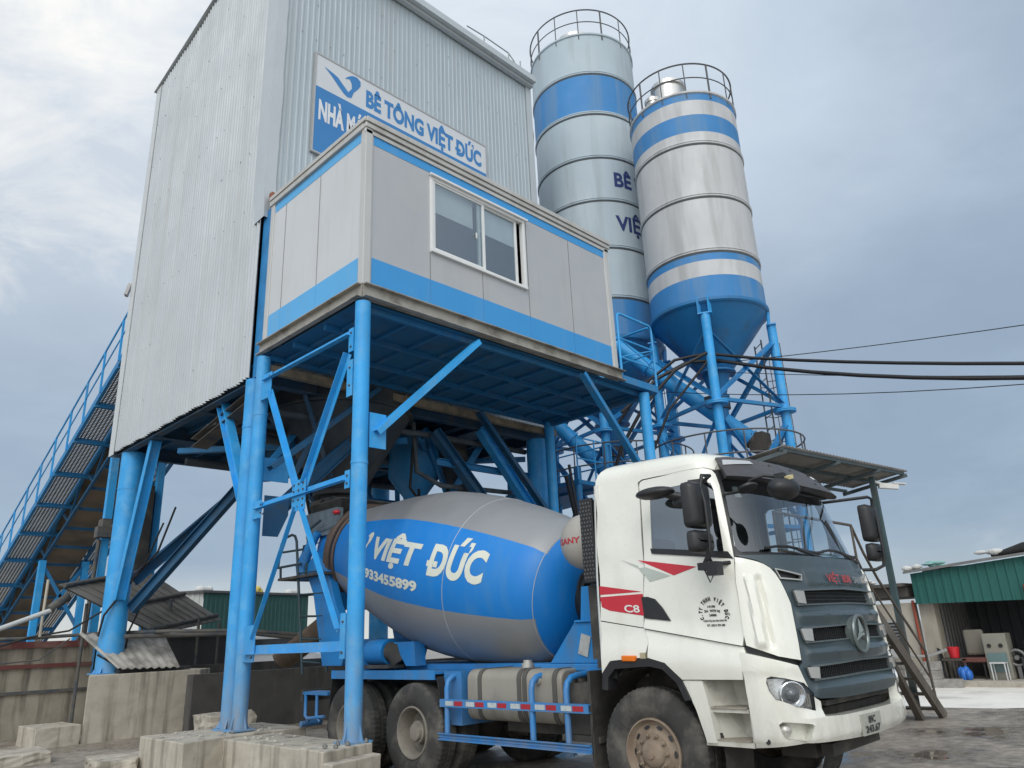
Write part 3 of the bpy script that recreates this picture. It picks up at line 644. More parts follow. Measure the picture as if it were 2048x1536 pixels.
# ================================================================== HOPPER under the tower
H = thing('discharge_hopper', (7.6, 12.3, 3.6), 'dusty dark steel discharge hopper hanging under the tower above the truck drum', 'hopper')
hm = mat('dusty_hopper_steel', (.035, .05, .065), .75, 0, .3, 2, (.10, .095, .085), .8, (1.6, 1.6, 1.0), (.42, .65), .1, 20)
hp = MB(); hp.lathe([(0, 1.3), (.3, 1.3), (.301, 1.35), (.34, 1.35), (.341, 1.27), (1.75, .42), (1.76, .5), (1.84, .5), (1.85, .36), (2.0, .36)], (7.55, 12.05, 5.97), (0, 0, -1), 40); hp.build('cone', hm, H, 40)
hp = MB(); hp.lathe([(0, .36), (.25, .34), (.5, .3), (.72, .27), (.73, 0)], (7.5, 12.0, 4.0), (-.1, -.25, -.96), 24); hp.build('rubber_sleeve', rubber, H, 40)
hp = MB(); hp.box(7.15, 7.95, 11.65, 12.4, 3.86, 4.06); hp.box(7.95, 8.3, 11.9, 12.15, 3.88, 4.02); hp.tube([(8.3, 12.02, 3.95), (8.7, 12.02, 3.95)], .07, 10); hp.build('gate', dusty, H)
for k, pts in enumerate(([(6.9, 12.0, 4.6), (6.75, 11.9, 4.1), (6.85, 11.9, 3.75), (7.1, 12, 3.7), (7.25, 12.1, 3.9)], [(6.95, 12.1, 4.5), (6.6, 12, 3.95), (6.9, 11.95, 3.6), (7.2, 12, 3.75)], [(8.9, 11.6, 5.2), (8.6, 11.3, 4.3), (8.9, 11.4, 4.1), (9.2, 11.8, 4.4)])):
    tag(MB().tube(pts, .028, 8).build('rubber_hose', rubber, None, 60), ('black hose looped beside the gate of the discharge hopper', 'thinner looped black hose hanging lowest by the hopper gate', 'black hose sagging to the right of the hopper cone')[k], 'hose', 'hoses by the hopper')

# clutter below the tower floor: pipes, ducts, bracing
sp_ = mat('dust_coated_pipe', (.085, .105, .12), .8, .1, .25, 4, (.05, .06, .07), .6, (3, 3, 3))
for pts, r_ in (([(5.9, 11.5, 5.35), (9.2, 11.45, 5.45), (12.0, 11.5, 5.5)], .06), ([(6.3, 13.0, 5.3), (9.5, 12.9, 5.2), (9.6, 12.7, 4.4)], .09), ([(8.9, 11.6, 5.7), (8.95, 11.55, 4.7), (9.6, 11.6, 4.5), (11.6, 11.6, 4.55)], .05), ([(6.2, 16.0, 5.4), (11.8, 16.0, 5.4)], .08), ([(10.8, 12.5, 5.7), (10.8, 12.5, 3.2)], .12)):
    MB().tube(pts, r_, 10).build('service_pipe', sp_, T, 50)
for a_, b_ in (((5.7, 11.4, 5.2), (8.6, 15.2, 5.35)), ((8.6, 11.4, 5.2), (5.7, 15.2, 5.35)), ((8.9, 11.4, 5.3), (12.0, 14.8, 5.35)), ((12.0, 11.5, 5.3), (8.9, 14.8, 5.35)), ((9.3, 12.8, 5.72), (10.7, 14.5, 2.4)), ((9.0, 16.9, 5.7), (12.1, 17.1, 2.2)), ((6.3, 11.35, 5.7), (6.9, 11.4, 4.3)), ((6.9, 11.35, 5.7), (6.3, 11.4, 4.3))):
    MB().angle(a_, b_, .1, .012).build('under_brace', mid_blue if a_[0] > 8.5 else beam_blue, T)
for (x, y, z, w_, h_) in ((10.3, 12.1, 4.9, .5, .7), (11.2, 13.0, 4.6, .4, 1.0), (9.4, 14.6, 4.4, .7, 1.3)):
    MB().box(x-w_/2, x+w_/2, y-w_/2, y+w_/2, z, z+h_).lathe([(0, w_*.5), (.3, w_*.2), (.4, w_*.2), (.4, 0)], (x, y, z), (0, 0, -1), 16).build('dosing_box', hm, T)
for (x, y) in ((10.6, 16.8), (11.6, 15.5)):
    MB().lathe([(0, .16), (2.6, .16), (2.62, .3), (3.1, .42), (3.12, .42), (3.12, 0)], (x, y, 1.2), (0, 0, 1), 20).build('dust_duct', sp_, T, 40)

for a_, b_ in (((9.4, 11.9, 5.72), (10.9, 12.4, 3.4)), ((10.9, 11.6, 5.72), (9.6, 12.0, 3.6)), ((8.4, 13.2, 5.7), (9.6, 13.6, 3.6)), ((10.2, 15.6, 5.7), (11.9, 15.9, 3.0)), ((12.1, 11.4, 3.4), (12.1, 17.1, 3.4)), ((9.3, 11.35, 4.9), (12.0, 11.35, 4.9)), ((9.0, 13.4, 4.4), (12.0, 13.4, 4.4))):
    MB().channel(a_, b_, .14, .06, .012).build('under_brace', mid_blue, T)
tk_ = MB(); tk_.lathe([(0, .55), (.9, .55), (1.4, .18), (1.7, .16), (1.7, 0)], (9.7, 12.6, 5.75), (0, 0, -1), 24); tk_.build('weigh_hopper', mid_blue, T, 40)

# ================================================================== CEMENT SILOS
silver = mat('weathered_silver_silo', (.50, .51, .52), .6, .06, .05, .8, (.34, .34, .335), .65, (2.2, 2.2, .22), (.47, .66), .05, 30, d2=(.66, .66, .66), d2a=.5, d2s=(1.2, 1.2, .5))
palegrey = mat('pale_blue_grey_silo', (.40, .48, .53), .65, .0, .04, .8, (.30, .33, .34), .55, (2, 2, .16), (.5, .7), d2=(.52, .57, .60), d2a=.4, d2s=(.8, .8, .4))
silo_blue = mat('faded_blue_silo_paint', (.035, .205, .48), .6, .0, .08, .8, (.17, .27, .38), .7, (2.4, 2.4, .18), (.47, .68))
cone_blue = mat('deep_blue_cone_paint', (.012, .16, .38), .5, 0, .12, 1.5, (.06, .09, .12), .6, (2, 2, .6), (.5, .72))
rail_m = mat('dark_grey_rail_paint', (.10, .105, .11), .55, .1)
ring_dk = mat('painted_hoop_shadow', (.07, .08, .085), .7)
def silo(cx, cy, r, zt, rings, bands, base, label, a0, zc, zbot, rb, coll, rail_h, text=None, plat=None):
    O = thing('cement_silo', (cx, cy, 0), label, 'silo', 'cement silos beside the tower')
    zs = sorted(set([zc, zt]+[b[0] for b in bands]+[b[1] for b in bands])); prof = []
    for a, b in zip(zs, zs[1:]):
        k = max(1, int((b-a)/.4))
        prof += [(a+(b-a)*i/k, r) for i in range(k)]
    prof.append((zt, r))
    def mf(z, an):
        for z0, z1 in bands:
            if z0 < z < z1: return 1
        return 0
    MB().lathe(prof, (cx, cy, 0), (0, 0, 1), 96, mfun=mf).build('shell', [base, silo_blue], O, 40)
    MB().lathe([(zt-.02, r), (zt+.0, r+.035), (zt+.05, r+.035), (zt+.06, r-.1), (zt+.22, r*.4), (zt+.28, 0)], (cx, cy, 0), (0, 0, 1), 64).build('top_cap', base, O, 30)
    for z in rings:
        MB().lathe([(z-.055, r), (z-.045, r+.028), (z-.012, r+.03), (z-.01, r+.006), (z+.008, r+.006), (z+.01, r+.03), (z+.04, r+.028), (z+.055, r)], (cx, cy, 0), (0, 0, 1), 96, mfun=lambda t, an: 0).build('hoop', [base if z > rings[-1]-.01 or True else base], O, 40)
        MB().lathe([(z-.10, r+.003), (z-.056, r+.004)], (cx, cy, 0), (0, 0, 1), 96).build('hoop_shadow_band', ring_dk, O, 40)  # dark strip below each hoop, a shadow line painted on the shell
    MB().lathe([(zc+.05, r), (zc+.05, r+.05), (zc-.02, r+.05), (zc-.06, r+.01), (zc-.06, r)], (cx, cy, 0), (0, 0, 1), 96).build('base_ring', cone_blue, O, 30)
    MB().lathe([(zc-.05, r-.005), (zbot, rb), (zbot-.03, rb+.06), (zbot-.07, rb+.06), (zbot-.08, rb-.08), (zbot-.35, rb*.62), (zbot-.6, rb*.45), (zbot-.62, rb*.6), (zbot-.68, rb*.6), (zbot-.7, .2), (zbot-1.25, .17), (zbot-1.26, 0)], (cx, cy, 0), (0, 0, 1), 64).build('cone', cone_blue, O, 35)
    MB().lathe([(zbot-.68, .24), (zbot-.95, .24), (zbot-.96, .1)], (cx, cy, 0), (0, 0, 1), 16).box(cx-.5, cx-.2, cy-.12, cy+.12, zbot-.95, zbot-.7).tube([(cx-.4, cy-.1, zbot-.7), (cx-.55, cy-.3, zbot-.3), (cx-.7, cy-.3, zbot-.5), (cx-.5, cy-.1, zbot-1.0)], .025, 6).build('valve', mat('grimy_valve_metal', (.06, .065, .07), .6, .3), O, 40)
    # guard rail on the roof
    rr = r+.0; n = 14; gr = MB()
    for k in range(n):
        an = 2*PI*k/n+.2; gr.tube([(cx+rr*math.cos(an), cy+rr*math.sin(an), zt-.15), (cx+rr*math.cos(an), cy+rr*math.sin(an), zt+rail_h)], .017 if k % 3 else .028, 6)
    for z in (zt+rail_h, zt+rail_h*.52): gr.tube([(cx+rr*math.cos(2*PI*k/64), cy+rr*math.sin(2*PI*k/64), z) for k in range(64)], .022 if z > zt+rail_h*.7 else .016, 6, closed=True)
    gr.build('guard_rail', rail_m, O, 50)
    for (dx, dy, rd, h, cap) in coll:
        c = MB(); c.lathe([(0, rd), (h, rd), (h+.001, rd*1.12), (h+.10, rd*1.12), (h+.2, rd*.7), (h+.24, 0)], (cx+dx, cy+dy, zt+.1), (0, 0, 1), 24); c.build('dust_filter', mat('bright_filter_steel', (.62, .61, .58), .25, .8, .08, 4), O, 35)
    legs = []
    for k in range(4):
        an = a0+PI/2*k; x, y = cx+(r+.03)*math.cos(an), cy+(r+.03)*math.sin(an); legs.append((x, y))
        c = MB(); c.lathe([(0, 0), (0, .108), (zc-.35, .108), (zc-.35, 0)], (x, y, 0), (0, 0, 1), 20)
        zf = zc-2.55; c.lathe([(0, .125), (0, .25), (.03, .25), (.03, .125)], (x, y, zf), (0, 0, 1), 20); c.lathe([(0, .125), (0, .25), (.03, .25), (.03, .125)], (x, y, zf+.04), (0, 0, 1), 20)
        d = Vector((math.cos(an), math.sin(an), 0)); t = d.cross(Vector((0, 0, 1)))
        p = Vector((x, y, zc-.36))
        for s_ in (-1, 1): c.bar(p+t*s_*.12-d*.05, p+t*s_*.12-d*.02+Vector((0, 0, .45)), .03, .12)
        c.bar(p-t*.16, p+t*.16, .22, .03); c.build('leg', steel_blue, O, 40)
    for k in range(4):
        a, b = Vector((*legs[k], 0)), Vector((*legs[(k+1) % 4], 0)); bx = MB()
        for (z0, z1) in ((zc-.8, zc-2.4), (zc-2.8, zc-5.2)):
            bx.angle(a+Vector((0, 0, z0)), b+Vector((0, 0, z1)), .09, .012); bx.angle(a+Vector((0, 0, z1)), b+Vector((0, 0, z0)), .09, .012)
            bx.bar(a+Vector((0, 0, z1)), b+Vector((0, 0, z1)), .08)
        bx.build('leg_brace', mid_blue, O)
    if plat:
        zp, rp, a_s, a_e = plat; pm = MB(); K_ = 40
        th = [a_s+(a_e-a_s)*i/K_ for i in range(K_+1)]
        vs = []
        for a in th:
            for rr_, z in ((r*.75, zp), (rp, zp), (rp, zp-.14), (r*.75, zp-.06)): vs.append((cx+rr_*math.cos(a), cy+rr_*math.sin(a), z))
        pm.add(vs, [(i*4+k, i*4+(k+1) % 4, i*4+4+(k+1) % 4, i*4+4+k) for i in range(K_) for k in range(4)]); pm.build('service_ring', mid_blue, O)
        pr = MB()
        for z in (zp+1.0, zp+.5): pr.tube([(cx+rp*math.cos(a), cy+rp*math.sin(a), z) for a in th], .02, 6)
        for i in range(0, K_+1, 4): pr.tube([(cx+rp*math.cos(th[i]), cy+rp*math.sin(th[i]), zp), (cx+rp*math.cos(th[i]), cy+rp*math.sin(th[i]), zp+1.0)], .018, 6)
        pr.build('service_rail', rail_m, O, 50)
    # caged ladder
    al = a0+PI*.62; d = Vector((math.cos(al), math.sin(al), 0)); t = Vector((-d.y, d.x, 0)); c0 = Vector((cx, cy, 0))+d*(r*.82)
    ld = MB(); top = zc-.6
    for s_ in (-1, 1): ld.tube([c0+t*.22*s_, c0+t*.22*s_+Vector((0, 0, top))], .02, 6)
    z = .3
    while z < top: ld.tube([c0-t*.22+Vector((0, 0, z)), c0+t*.22+Vector((0, 0, z))], .012, 5); z += .3
    z = 2.6
    while z < top:
        ld.tube([c0+t*.22+Vector((0, 0, z)), c0+t*.34+d*.3+Vector((0, 0, z)), c0+d*.55+Vector((0, 0, z)), c0-t*.34+d*.3+Vector((0, 0, z)), c0-t*.22+Vector((0, 0, z))], .012, 5); z += .75
    for k in (-1, 0, 1): ld.tube([c0+t*.3*k+d*(.55-.2*abs(k))+Vector((0, 0, 2.6)), c0+t*.3*k+d*(.55-.2*abs(k))+Vector((0, 0, top))], .01, 5)
    ld.build('ladder', rail_m, O, 50)
    if text:
        for (s, z, an0, cap, wid) in text:
            tm = MB()
            fn = lambda a, b, z=z, an0=an0: (cx+(r+.006)*math.cos(an0+a/r), cy+(r+.006)*math.sin(an0+a/r), z+b)
            lettering(tm, s, fn, cap, wid, bold=.034, res=.08)
            tm.build('lettering', mat('navy_silo_lettering', (.02, .04, .15), .6, 0, .1), O)
    return O
silo(15.83, 8.60, 1.4, 14.58, (13.10, 11.57, 10.08), ((14.36, 14.58), (13.40, 13.92), (9.80, 10.06), (8.78, 9.40)), silver, 'silver cement silo with blue stripes at top and bottom and a blue cone, nearer one', R(-154), 8.78, 7.45, .41, ((-.35, .1, .42, .95, 0), (-.95, .25, .2, .3, 0)), 0.92, plat=(4.55, 1.75, R(60), R(330)))
silo(15.86, 11.88, 1.6, 18.6, (17.22, 15.79, 14.31, 12.92, 11.45, 9.97), ((15.79, 17.22), (8.8, 9.97)), palegrey, 'taller pale grey cement silo with one broad blue band, behind the silver silo', R(-150), 8.8, 6.9, .42, ((-.5, -.2, .55, .42, 0), (-1.05, .3, .2, .2, 0)), 0.95,
     text=(('BÊ TÔNG', 13.32, R(-119.5), .47, 2.35), ('VIỆT ĐỨC', 11.93, R(-122), .47, 2.6)), plat=(4.9, 2.05, R(100), R(320)))

def screw(p, q, r, label, gear=True):
    p, q = Vector(p), Vector(q); d = (q-p).normalized(); O = thing('screw_conveyor', p, label, 'conveyor', 'cement screw conveyors')
    c = MB(); c.tube([p, q], r, 20); 
    for f_ in (.0, .33, .62, .9): x = p+(q-p)*f_; c.tube([x-d*.015, x+d*.015], r*1.25, 20)
    c.build('tube', steel_blue, O, 40)
    if gear:
        gm = MB(); e = p-d*.12; gm.tube([p, e], r*1.15, 16); gm.tube([e, e-d*.45], r*.95, 16); gm.box(e.x-.2, e.x+.2, e.y-.32, e.y+.05, e.z-.28, e.z+.15); gm.build('gear_motor', mat('greasy_brown_gearbox', (.09, .075, .06), .6, .2, .2), O, 40)
    return O
screw((16.2, 8.15, 5.75), (12.3, 13.5, 11.8), .19, 'blue tubular screw conveyor rising from under the silver silo to the tower')
screw((15.5, 11.3, 4.9), (12.3, 13.9, 9.2), .19, 'blue tubular screw conveyor rising from under the tall grey silo')

# pipework and walkway behind the silo legs
F = thing('pipe_rack', (13.6, 11.6, 0), 'blue steel rack with pipes and railing between tower column and silo legs', 'pipe rack')
pm = MB()
for x in (13.2, 14.3):
    for y in (11.0, 13.2): pm.tube([(x, y, 0), (x, y, 5.2)], .09, 12)
for z in (3.4, 4.9): pm.box(13.1, 14.4, 10.9, 13.3, z-.09, z)
pm.build('frame', mid_blue, F, 40)
pm = MB()
for z in (5.4, 5.9): pm.tube([(13.1, 10.9, z), (14.4, 10.9, z), (14.4, 13.3, z)], .02, 6)
for x in (13.1, 13.75, 14.4): pm.tube([(x, 10.9, 4.9), (x, 10.9, 5.9)], .02, 6)
for z in (3.9, 4.4): pm.tube([(13.1, 10.9, z), (14.4, 10.9, z)], .02, 6)
pm.build('railing', steel_blue, F, 50)
pm = MB(); pm.tube([(12.7, 11.0, 3.6), (14.2, 10.8, 4.3), (16.0, 10.6, 4.3)], .07, 10); pm.tube([(12.9, 11.1, 5.0), (13.7, 11.1, 2.0)], .05, 8); pm.tube([(12.8, 10.9, 5.2), (13.2, 10.8, 2.2)], .035, 8); pm.tube([(13.4, 12, 0), (13.4, 12, 6.4)], .16, 14); pm.build('pipe', black, F, 50)
for k in range(6): MB().bar((13.3, 10.85, 1.2+k*.38), (14.5, 10.2, 1.2+k*.38), .25, .03).build('tread', dark_blue, F)

# ================================================================== INCLINED CONVEYOR at the left
G = thing('inclined_conveyor', (6.2, 26, 0), 'inclined belt conveyor with blue railed mesh walkway climbing to the tower', 'conveyor')
cz = lambda y: 6.66-.45*(y-21.65)
ya, yb = 17.9, 35.2
def cpt(x, y, h=0): return (x, y, cz(y)+h)
grat = mat('rusty_grey_grating', (.20, .175, .145), .8, .1, .25, 3)
st = MB()
for x in (5.3, 6.02): st.channel(cpt(x, ya), cpt(x, yb), .16, .06, .012)
for x in (7.24, 7.96): st.channel(cpt(x, ya), cpt(x, yb), .14, .06, .012)
y = 18.4
while y < yb: st.bar(cpt(5.3, y, -.06), cpt(7.96, y, -.06), .09, .12); y += 1.38
st.build('frame', mid_blue, G)
gm = MB(); y = ya
while y < yb:
    gm.bar(cpt(5.34, y, .05), cpt(5.99, y, .05), .032, .02); gm.bar(cpt(7.28, y, .05), cpt(7.92, y, .05), .032, .02); y += .056
for k in range(8): gm.bar(cpt(5.37+k*.085, ya, .04), cpt(5.37+k*.085, yb, .04), .03, .02)
for k in range(8): gm.bar(cpt(7.31+k*.085, ya, .04), cpt(7.31+k*.085, yb, .04), .03, .02)
gm.build('mesh_walkway', grat, G)
bt = MB(); bt.add([cpt(6.15, ya, .12), cpt(6.45, ya, -.02), cpt(6.85, ya, -.02), cpt(7.12, ya, .12), cpt(6.15, yb, .12), cpt(6.45, yb, -.02), cpt(6.85, yb, -.02), cpt(7.12, yb, .12)], [(0, 1, 5, 4), (1, 2, 6, 5), (2, 3, 7, 6)])
bt.add([cpt(6.12, ya, -.5), cpt(7.15, ya, -.5), cpt(7.15, yb, -.5), cpt(6.12, yb, -.5)], [(0, 1, 2, 3)])
bt.build('belt', mat('brown_dusty_belt', (.20, .17, .135), .95, 0, .4, 1.3, (.25, .19, .13), .7, (1.3, 1.3, 1.3), (.46, .6)), G)
tr = MB()
for x in (6.08, 7.18):
    for h in (-.66, .16): tr.bar(cpt(x, ya, h), cpt(x, yb, h), .07)
    y = ya+.3; s_ = 1
    while y < yb-.9: tr.bar(cpt(x, y, -.66 if s_ > 0 else .16), cpt(x, y+.9, .16 if s_ > 0 else -.66), .05); y += .9; s_ = -s_
y = ya+.5
while y < yb: tr.bar(cpt(6.1, y, -.66), cpt(7.15, y, -.66), .06, .08); y += .92
tr.build('truss', dark_blue, G)
hr = MB()
for h, r_ in ((1.06, .024), (.6, .018)): hr.tube([cpt(5.28, ya, h), cpt(5.28, yb, h)], r_, 6)
y = 18.3
while y < yb: hr.bar(cpt(5.28, y, .0), cpt(5.28, y, 1.06), .045); y += 1.12
hr.build('handrail', steel_blue, G)
MB().bar(cpt(5.27, 17.95, 1.35), cpt(5.28, 17.95, .9), .03).bar((5.16, 18.0, 9.72), (5.22, 17.97, 10.02), .16, .07).build('floodlight', mat('dirty_lamp_housing', (.35, .35, .34), .5, .2), G)
for y in (20.2, 25.5, 31):
    for x in (6.05, 7.2):
        MB().bar((x, y, .0), (x, y, cz(y)-.7), .17, .17).build('support_leg', steel_blue, G)
    MB().bar((6.05, y, cz(y)-2.6), (7.2, y, cz(y)-.8), .09).bar((7.2, y, cz(y)-2.6), (6.05, y, cz(y)-.8), .09).build('leg_brace', mid_blue, G)
cw = MB(); cw.box(6.35, 7.0, 19.9, 20.6, 3.2, 5.6); cw.build('take_up_weight', mat('black_take_up_box', (.03, .03, .03), .8, 0, .3, 3, (.14, .12, .1), .5, (2, 2, 2)), G)
wk = MB()
wk.bar((6.0, 20.15, 4.7), (6.0, 20.15, 4.3), .35, .2); wk.tube([(5.9, 20.1, 4.2), (5.85, 20.1, 1.9)], .05, 8); wk.box(5.8, 6.15, 19.95, 20.2, 4.25, 4.5)
wk.build('pipe_valve', dusty, G, 50)

# ================================================================== CONCRETE: foundation blocks and bin walls
def rough_block(poly, z0, z1, label, name='foundation_block', cat='concrete block', m=conc, jit=.004, seed=1, bev=.014):
    mb = MB(); mb.prism(poly, z0, z1, 'xy'); me_o = mb.build(name, m)
    bm = bmesh.new(); bm.from_mesh(me_o.data); bmesh.ops.subdivide_edges(bm, edges=bm.edges[:], cuts=5, use_grid_fill=True); rn = random.Random(seed)
    for v in bm.verts: v.co += Vector((rn.uniform(-jit, jit), rn.uniform(-jit, jit), rn.uniform(-jit, jit)*.7))
    bm.to_mesh(me_o.data); bm.free()
    for p in me_o.data.polygons: p.use_smooth = False
    md = me_o.modifiers.new('bevel', 'BEVEL'); md.width = bev; md.segments = 2; md.limit_method = 'ANGLE'; md.angle_limit = R(50)
    return tag(me_o, label, cat)
rough_block([(4.98, 16.5), (7.12, 16.5), (7.5, 16.9), (7.5, 18.35), (5.58, 18.35)], -.1, 1.18, 'tall streaked pale concrete block under the far left tower column', seed=2)
rough_block([(4.28, 10.25), (4.86, 10.42), (6.1, 10.42), (6.1, 11.75), (4.3, 11.75)], -.1, .455, 'chipped concrete footing under the pair of blue posts', seed=3)
rough_block([(4.87, 8.30), (5.6, 8.30), (5.6, 10.41), (4.87, 10.41)], -.1, .43, 'long low concrete ground beam between the two footings', 'ground_beam', 'concrete beam', seed=4)
rough_block([(4.69, 7.66), (5.44, 7.84), (5.54, 8.29), (4.77, 8.29)], -.1, .47, 'stepped concrete footing under the nearest blue post', seed=5)
rough_block([(4.66, 7.44), (5.42, 7.64), (5.45, 7.835), (4.68, 7.645)], -.1, .37, 'lower concrete ledge along the front of the nearest footing', 'footing_ledge', 'concrete ledge', seed=6)
rough_block([(4.2, 16.45), (4.95, 16.45), (4.95, 17.6), (4.2, 17.6)], -.1, .34, 'small grey concrete block left of the tall streaked block', seed=7)
rough_block([(3.1, 14.2), (3.9, 14.2), (4.0, 15.3), (3.2, 15.3)], -.1, .16, 'broken flat slab at the lower left in front of the bin wall', 'broken_slab', 'concrete slab', seed=8, jit=.014)
rough_block([(3.75, 11.7), (4.2, 11.5), (4.6, 12.4), (3.9, 12.6)], -.1, .2, 'pale broken slab leaning by the footing of the paired posts', 'broken_slab', 'concrete slab', seed=9, jit=.014)
for (x, y, zt) in ((4.86, 7.9, .52), (4.92, 7.78, .53), (5.05, 7.95, .54), (5.12, 7.86, .52), (5.38, 7.88, .52), (5.49, 8.2, .52)):
    ab = MB(); ab.lathe([(0, .014), (zt-.46, .014), (zt-.46, 0)], (x, y, .46), (0, 0, 1), 6); ab.lathe([(.02, .028), (.045, .028), (.045, .01)], (x, y, .46), (0, 0, 1), 6)
    tag(ab.build('anchor_bolt', mat('grey_anchor_steel', (.25, .25, .24), .5, .5)), 'grey anchor bolt sticking up from the footing of the nearest blue post', 'bolt', 'anchor bolts round the nearest post')
rb = random.Random(5); db = MB()
for k in range(46):
    x, y = (rb.uniform(4.4, 5.9), rb.uniform(10.5, 11.6)) if k < 30 else (rb.uniform(4.9, 5.5), rb.uniform(8.5, 10.3))
    s_ = rb.uniform(.012, .04); db.sphere((x, y, .455+s_*.2 if k < 30 else .43+s_*.2), s_, s_*rb.uniform(.6, 1), s_*.6, 6, 4)
tag(db.build('rubble', mat('crumbled_concrete', (.4, .38, .33), .95, 0, .3, 20)), kind='stuff')
rough_block([(6.35, 14.1), (7.2, 14.1), (7.5, 15), (6.5, 15.2)], -.1, .42, 'heap of hardened concrete spill behind the paired posts', 'concrete_spill', 'concrete spill', seed=11, jit=.03)

B = thing('aggregate_bin', (4.2, 19.4, 0), 'stained concrete bin wall with dull red steel rails at the left', 'aggregate bin')
MB().box(1.2, 5.75, 19.0, 19.35, -.05, 1.86).build('wall', conc_wall, B)
MB().box(1.2, 5.6, 18.93, 18.998, 1.74, 1.87).box(1.2, 5.75, 18.94, 18.998, 1.34, 1.42).build('rail', red_steel, B)
MB().box(1.2, 5.7, 18.95, 18.998, .84, .9).build('ledge', dusty, B)
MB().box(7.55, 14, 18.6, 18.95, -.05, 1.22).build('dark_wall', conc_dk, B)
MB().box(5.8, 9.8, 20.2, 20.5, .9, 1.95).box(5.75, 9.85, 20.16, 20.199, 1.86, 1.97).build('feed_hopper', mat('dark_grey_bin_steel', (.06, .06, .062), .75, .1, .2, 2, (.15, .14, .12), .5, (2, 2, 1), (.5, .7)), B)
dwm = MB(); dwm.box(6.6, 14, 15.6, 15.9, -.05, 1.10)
tag(dwm.build('retaining_wall', conc_dk), 'low concrete wall coloured dark for shade under the tower behind the truck', 'wall')

# lean-to roof sheets, loose sheet, pipes
LR = thing('lean_to_roof', (6.9, 19.5, 0), 'dark corrugated lean-to roof on thin posts beside the bin', 'lean-to')
a, b, c_, d = Vector((4.62, 18.0, 2.97)), Vector((7.0, 20.0, 3.53)), Vector((8.9, 19.6, 2.28)), Vector((6.6, 17.7, 1.93))
dku = mat('dark_sheet_underside', (.17, .158, .138), .75, .1, .2, 1.5, (.05, .045, .04), .5, (1, 1, 1))
s_ = MB(); s_.add([a, b, c_, d], [(0, 1, 2, 3)]); n_ = (b-a).cross(c_-b).normalized()*-.03
s_.add([a+n_*-1, b+n_*-1, c_+n_*-1, d+n_*-1], [(3, 2, 1, 0)]); 
for k in range(1, 9):
    f_ = k/9; p0, p1 = a.lerp(b, f_), d.lerp(c_, f_); s_.bar(p0, p1, .02, .02)
s_.build('roof_sheet', dku, LR)
pu = MB()
for f_ in (.05, .5, .93): pu.tube([a.lerp(d, f_)+n_, b.lerp(c_, f_)+n_], .045, 8)
pu.build('purlin', dusty, LR, 50)
for (x, y, zt) in ((5.3, 18.3, 2.6), (7.3, 18.9, 2.75), (7.95, 18.75, 2.3), (7.05, 19.9, 3.3), (8.7, 19.3, 2.2), (6.95, 18.2, 2.1)):
    MB().tube([(x, y, 0), (x, y, zt)], .035, 8).build('post', dusty, LR, 50)
ls = MB(); p0, p1, p2, p3 = Vector((5.0, 17.9, 2.02)), Vector((6.85, 17.9, 1.88)), Vector((6.7, 16.55, 1.25)), Vector((5.5, 16.55, 1.28))
p0 = Vector((5.05, 17.7, 1.98)); K_ = 26
for i in range(K_+1):
    f_ = i/K_; h = Vector((0, 0, .022*math.sin(i*PI*.62)))
    for q in range(5): ls.v.append(tuple(p0.lerp(p1, f_).lerp(p3.lerp(p2, f_), q/4)+h))
ls.f = [(i*5+q, i*5+5+q, i*5+6+q, i*5+1+q) for i in range(K_) for q in range(4)]; ls.m = [0]*len(ls.f)
lso = ls.build('corrugated_sheet', mat('mouldy_fibre_cement', (.42, .40, .36), .9, 0, .15, 3, (.17, .16, .14), .8, (2, 2, 2), (.45, .62)), None, 60)
md = lso.modifiers.new('solid', 'SOLIDIFY'); md.thickness = .012
tag(lso, 'loose mottled pale corrugated sheet leaning behind the far column', 'roof sheet')
pk = MB(); pk.box(5.6, 7.0, 16.75, 17.7, 1.19, 1.25); tag(pk.build('dark_plate', mat('dark_flat_plate', (.03, .03, .032), .6)), 'dark flat plate lying under the loose corrugated sheet', 'plate')
def tubes(name, pts, r, m, label, cat, group=None, n=8):
    return tag(MB().tube(pts, r, n).build(name, m, None, 50), label, cat, group)
tubes('drain_pipe', [(4.95, 18.4, 2.75), (4.6, 18.3, 2.48)], .09, dusty, 'short fat grey pipe under the edge of the lean-to roof', 'pipe', n=14)
tubes('gutter_pipe', [(4.72, 18.3, 2.5), (3.3, 18.2, 1.93)], .05, mat('pale_plastic_pipe', (.5, .52, .51), .5, 0, .1), 'pale gutter pipe sloping down to the left above the bin', 'pipe')
tubes('water_pipe', [(2.8, 18.85, 1.93), (4.3, 18.8, 1.93), (5.6, 18.2, 1.98), (6.4, 16.4, 1.95), (7.5, 15.4, 1.9), (9.4, 15.3, 1.72)], .035, dusty, 'long thin grey pipe running level along the top of the bin wall', 'pipe')
tubes('water_pipe', [(5.7, 17.0, 1.88), (8, 16.2, 1.86), (9.6, 15.9, 1.65)], .045, dusty, 'second grey pipe just below the thin one, behind the far column', 'pipe')
tubes('loose_cable', [(2.8, 18.8, 1.9), (3.7, 18.8, 1.72), (4.4, 18.7, 1.95), (5.0, 18.2, 2.05), (5.4, 17.6, 2.4), (5.9, 16.9, 3.3), (6.2, 16.9, 4.2)], .02, rubber, 'dark loose cable rising from the bin wall to the far column', 'cable', 'loose cables at the far column')
tubes('loose_cable', [(3.0, 18.7, 1.75), (3.8, 18.6, 1.45), (4.6, 18.5, 1.5), (5.1, 18.4, 1.9)], .014, dusty, 'pale thin cable drooping in front of the bin wall', 'cable', 'loose cables at the far column')
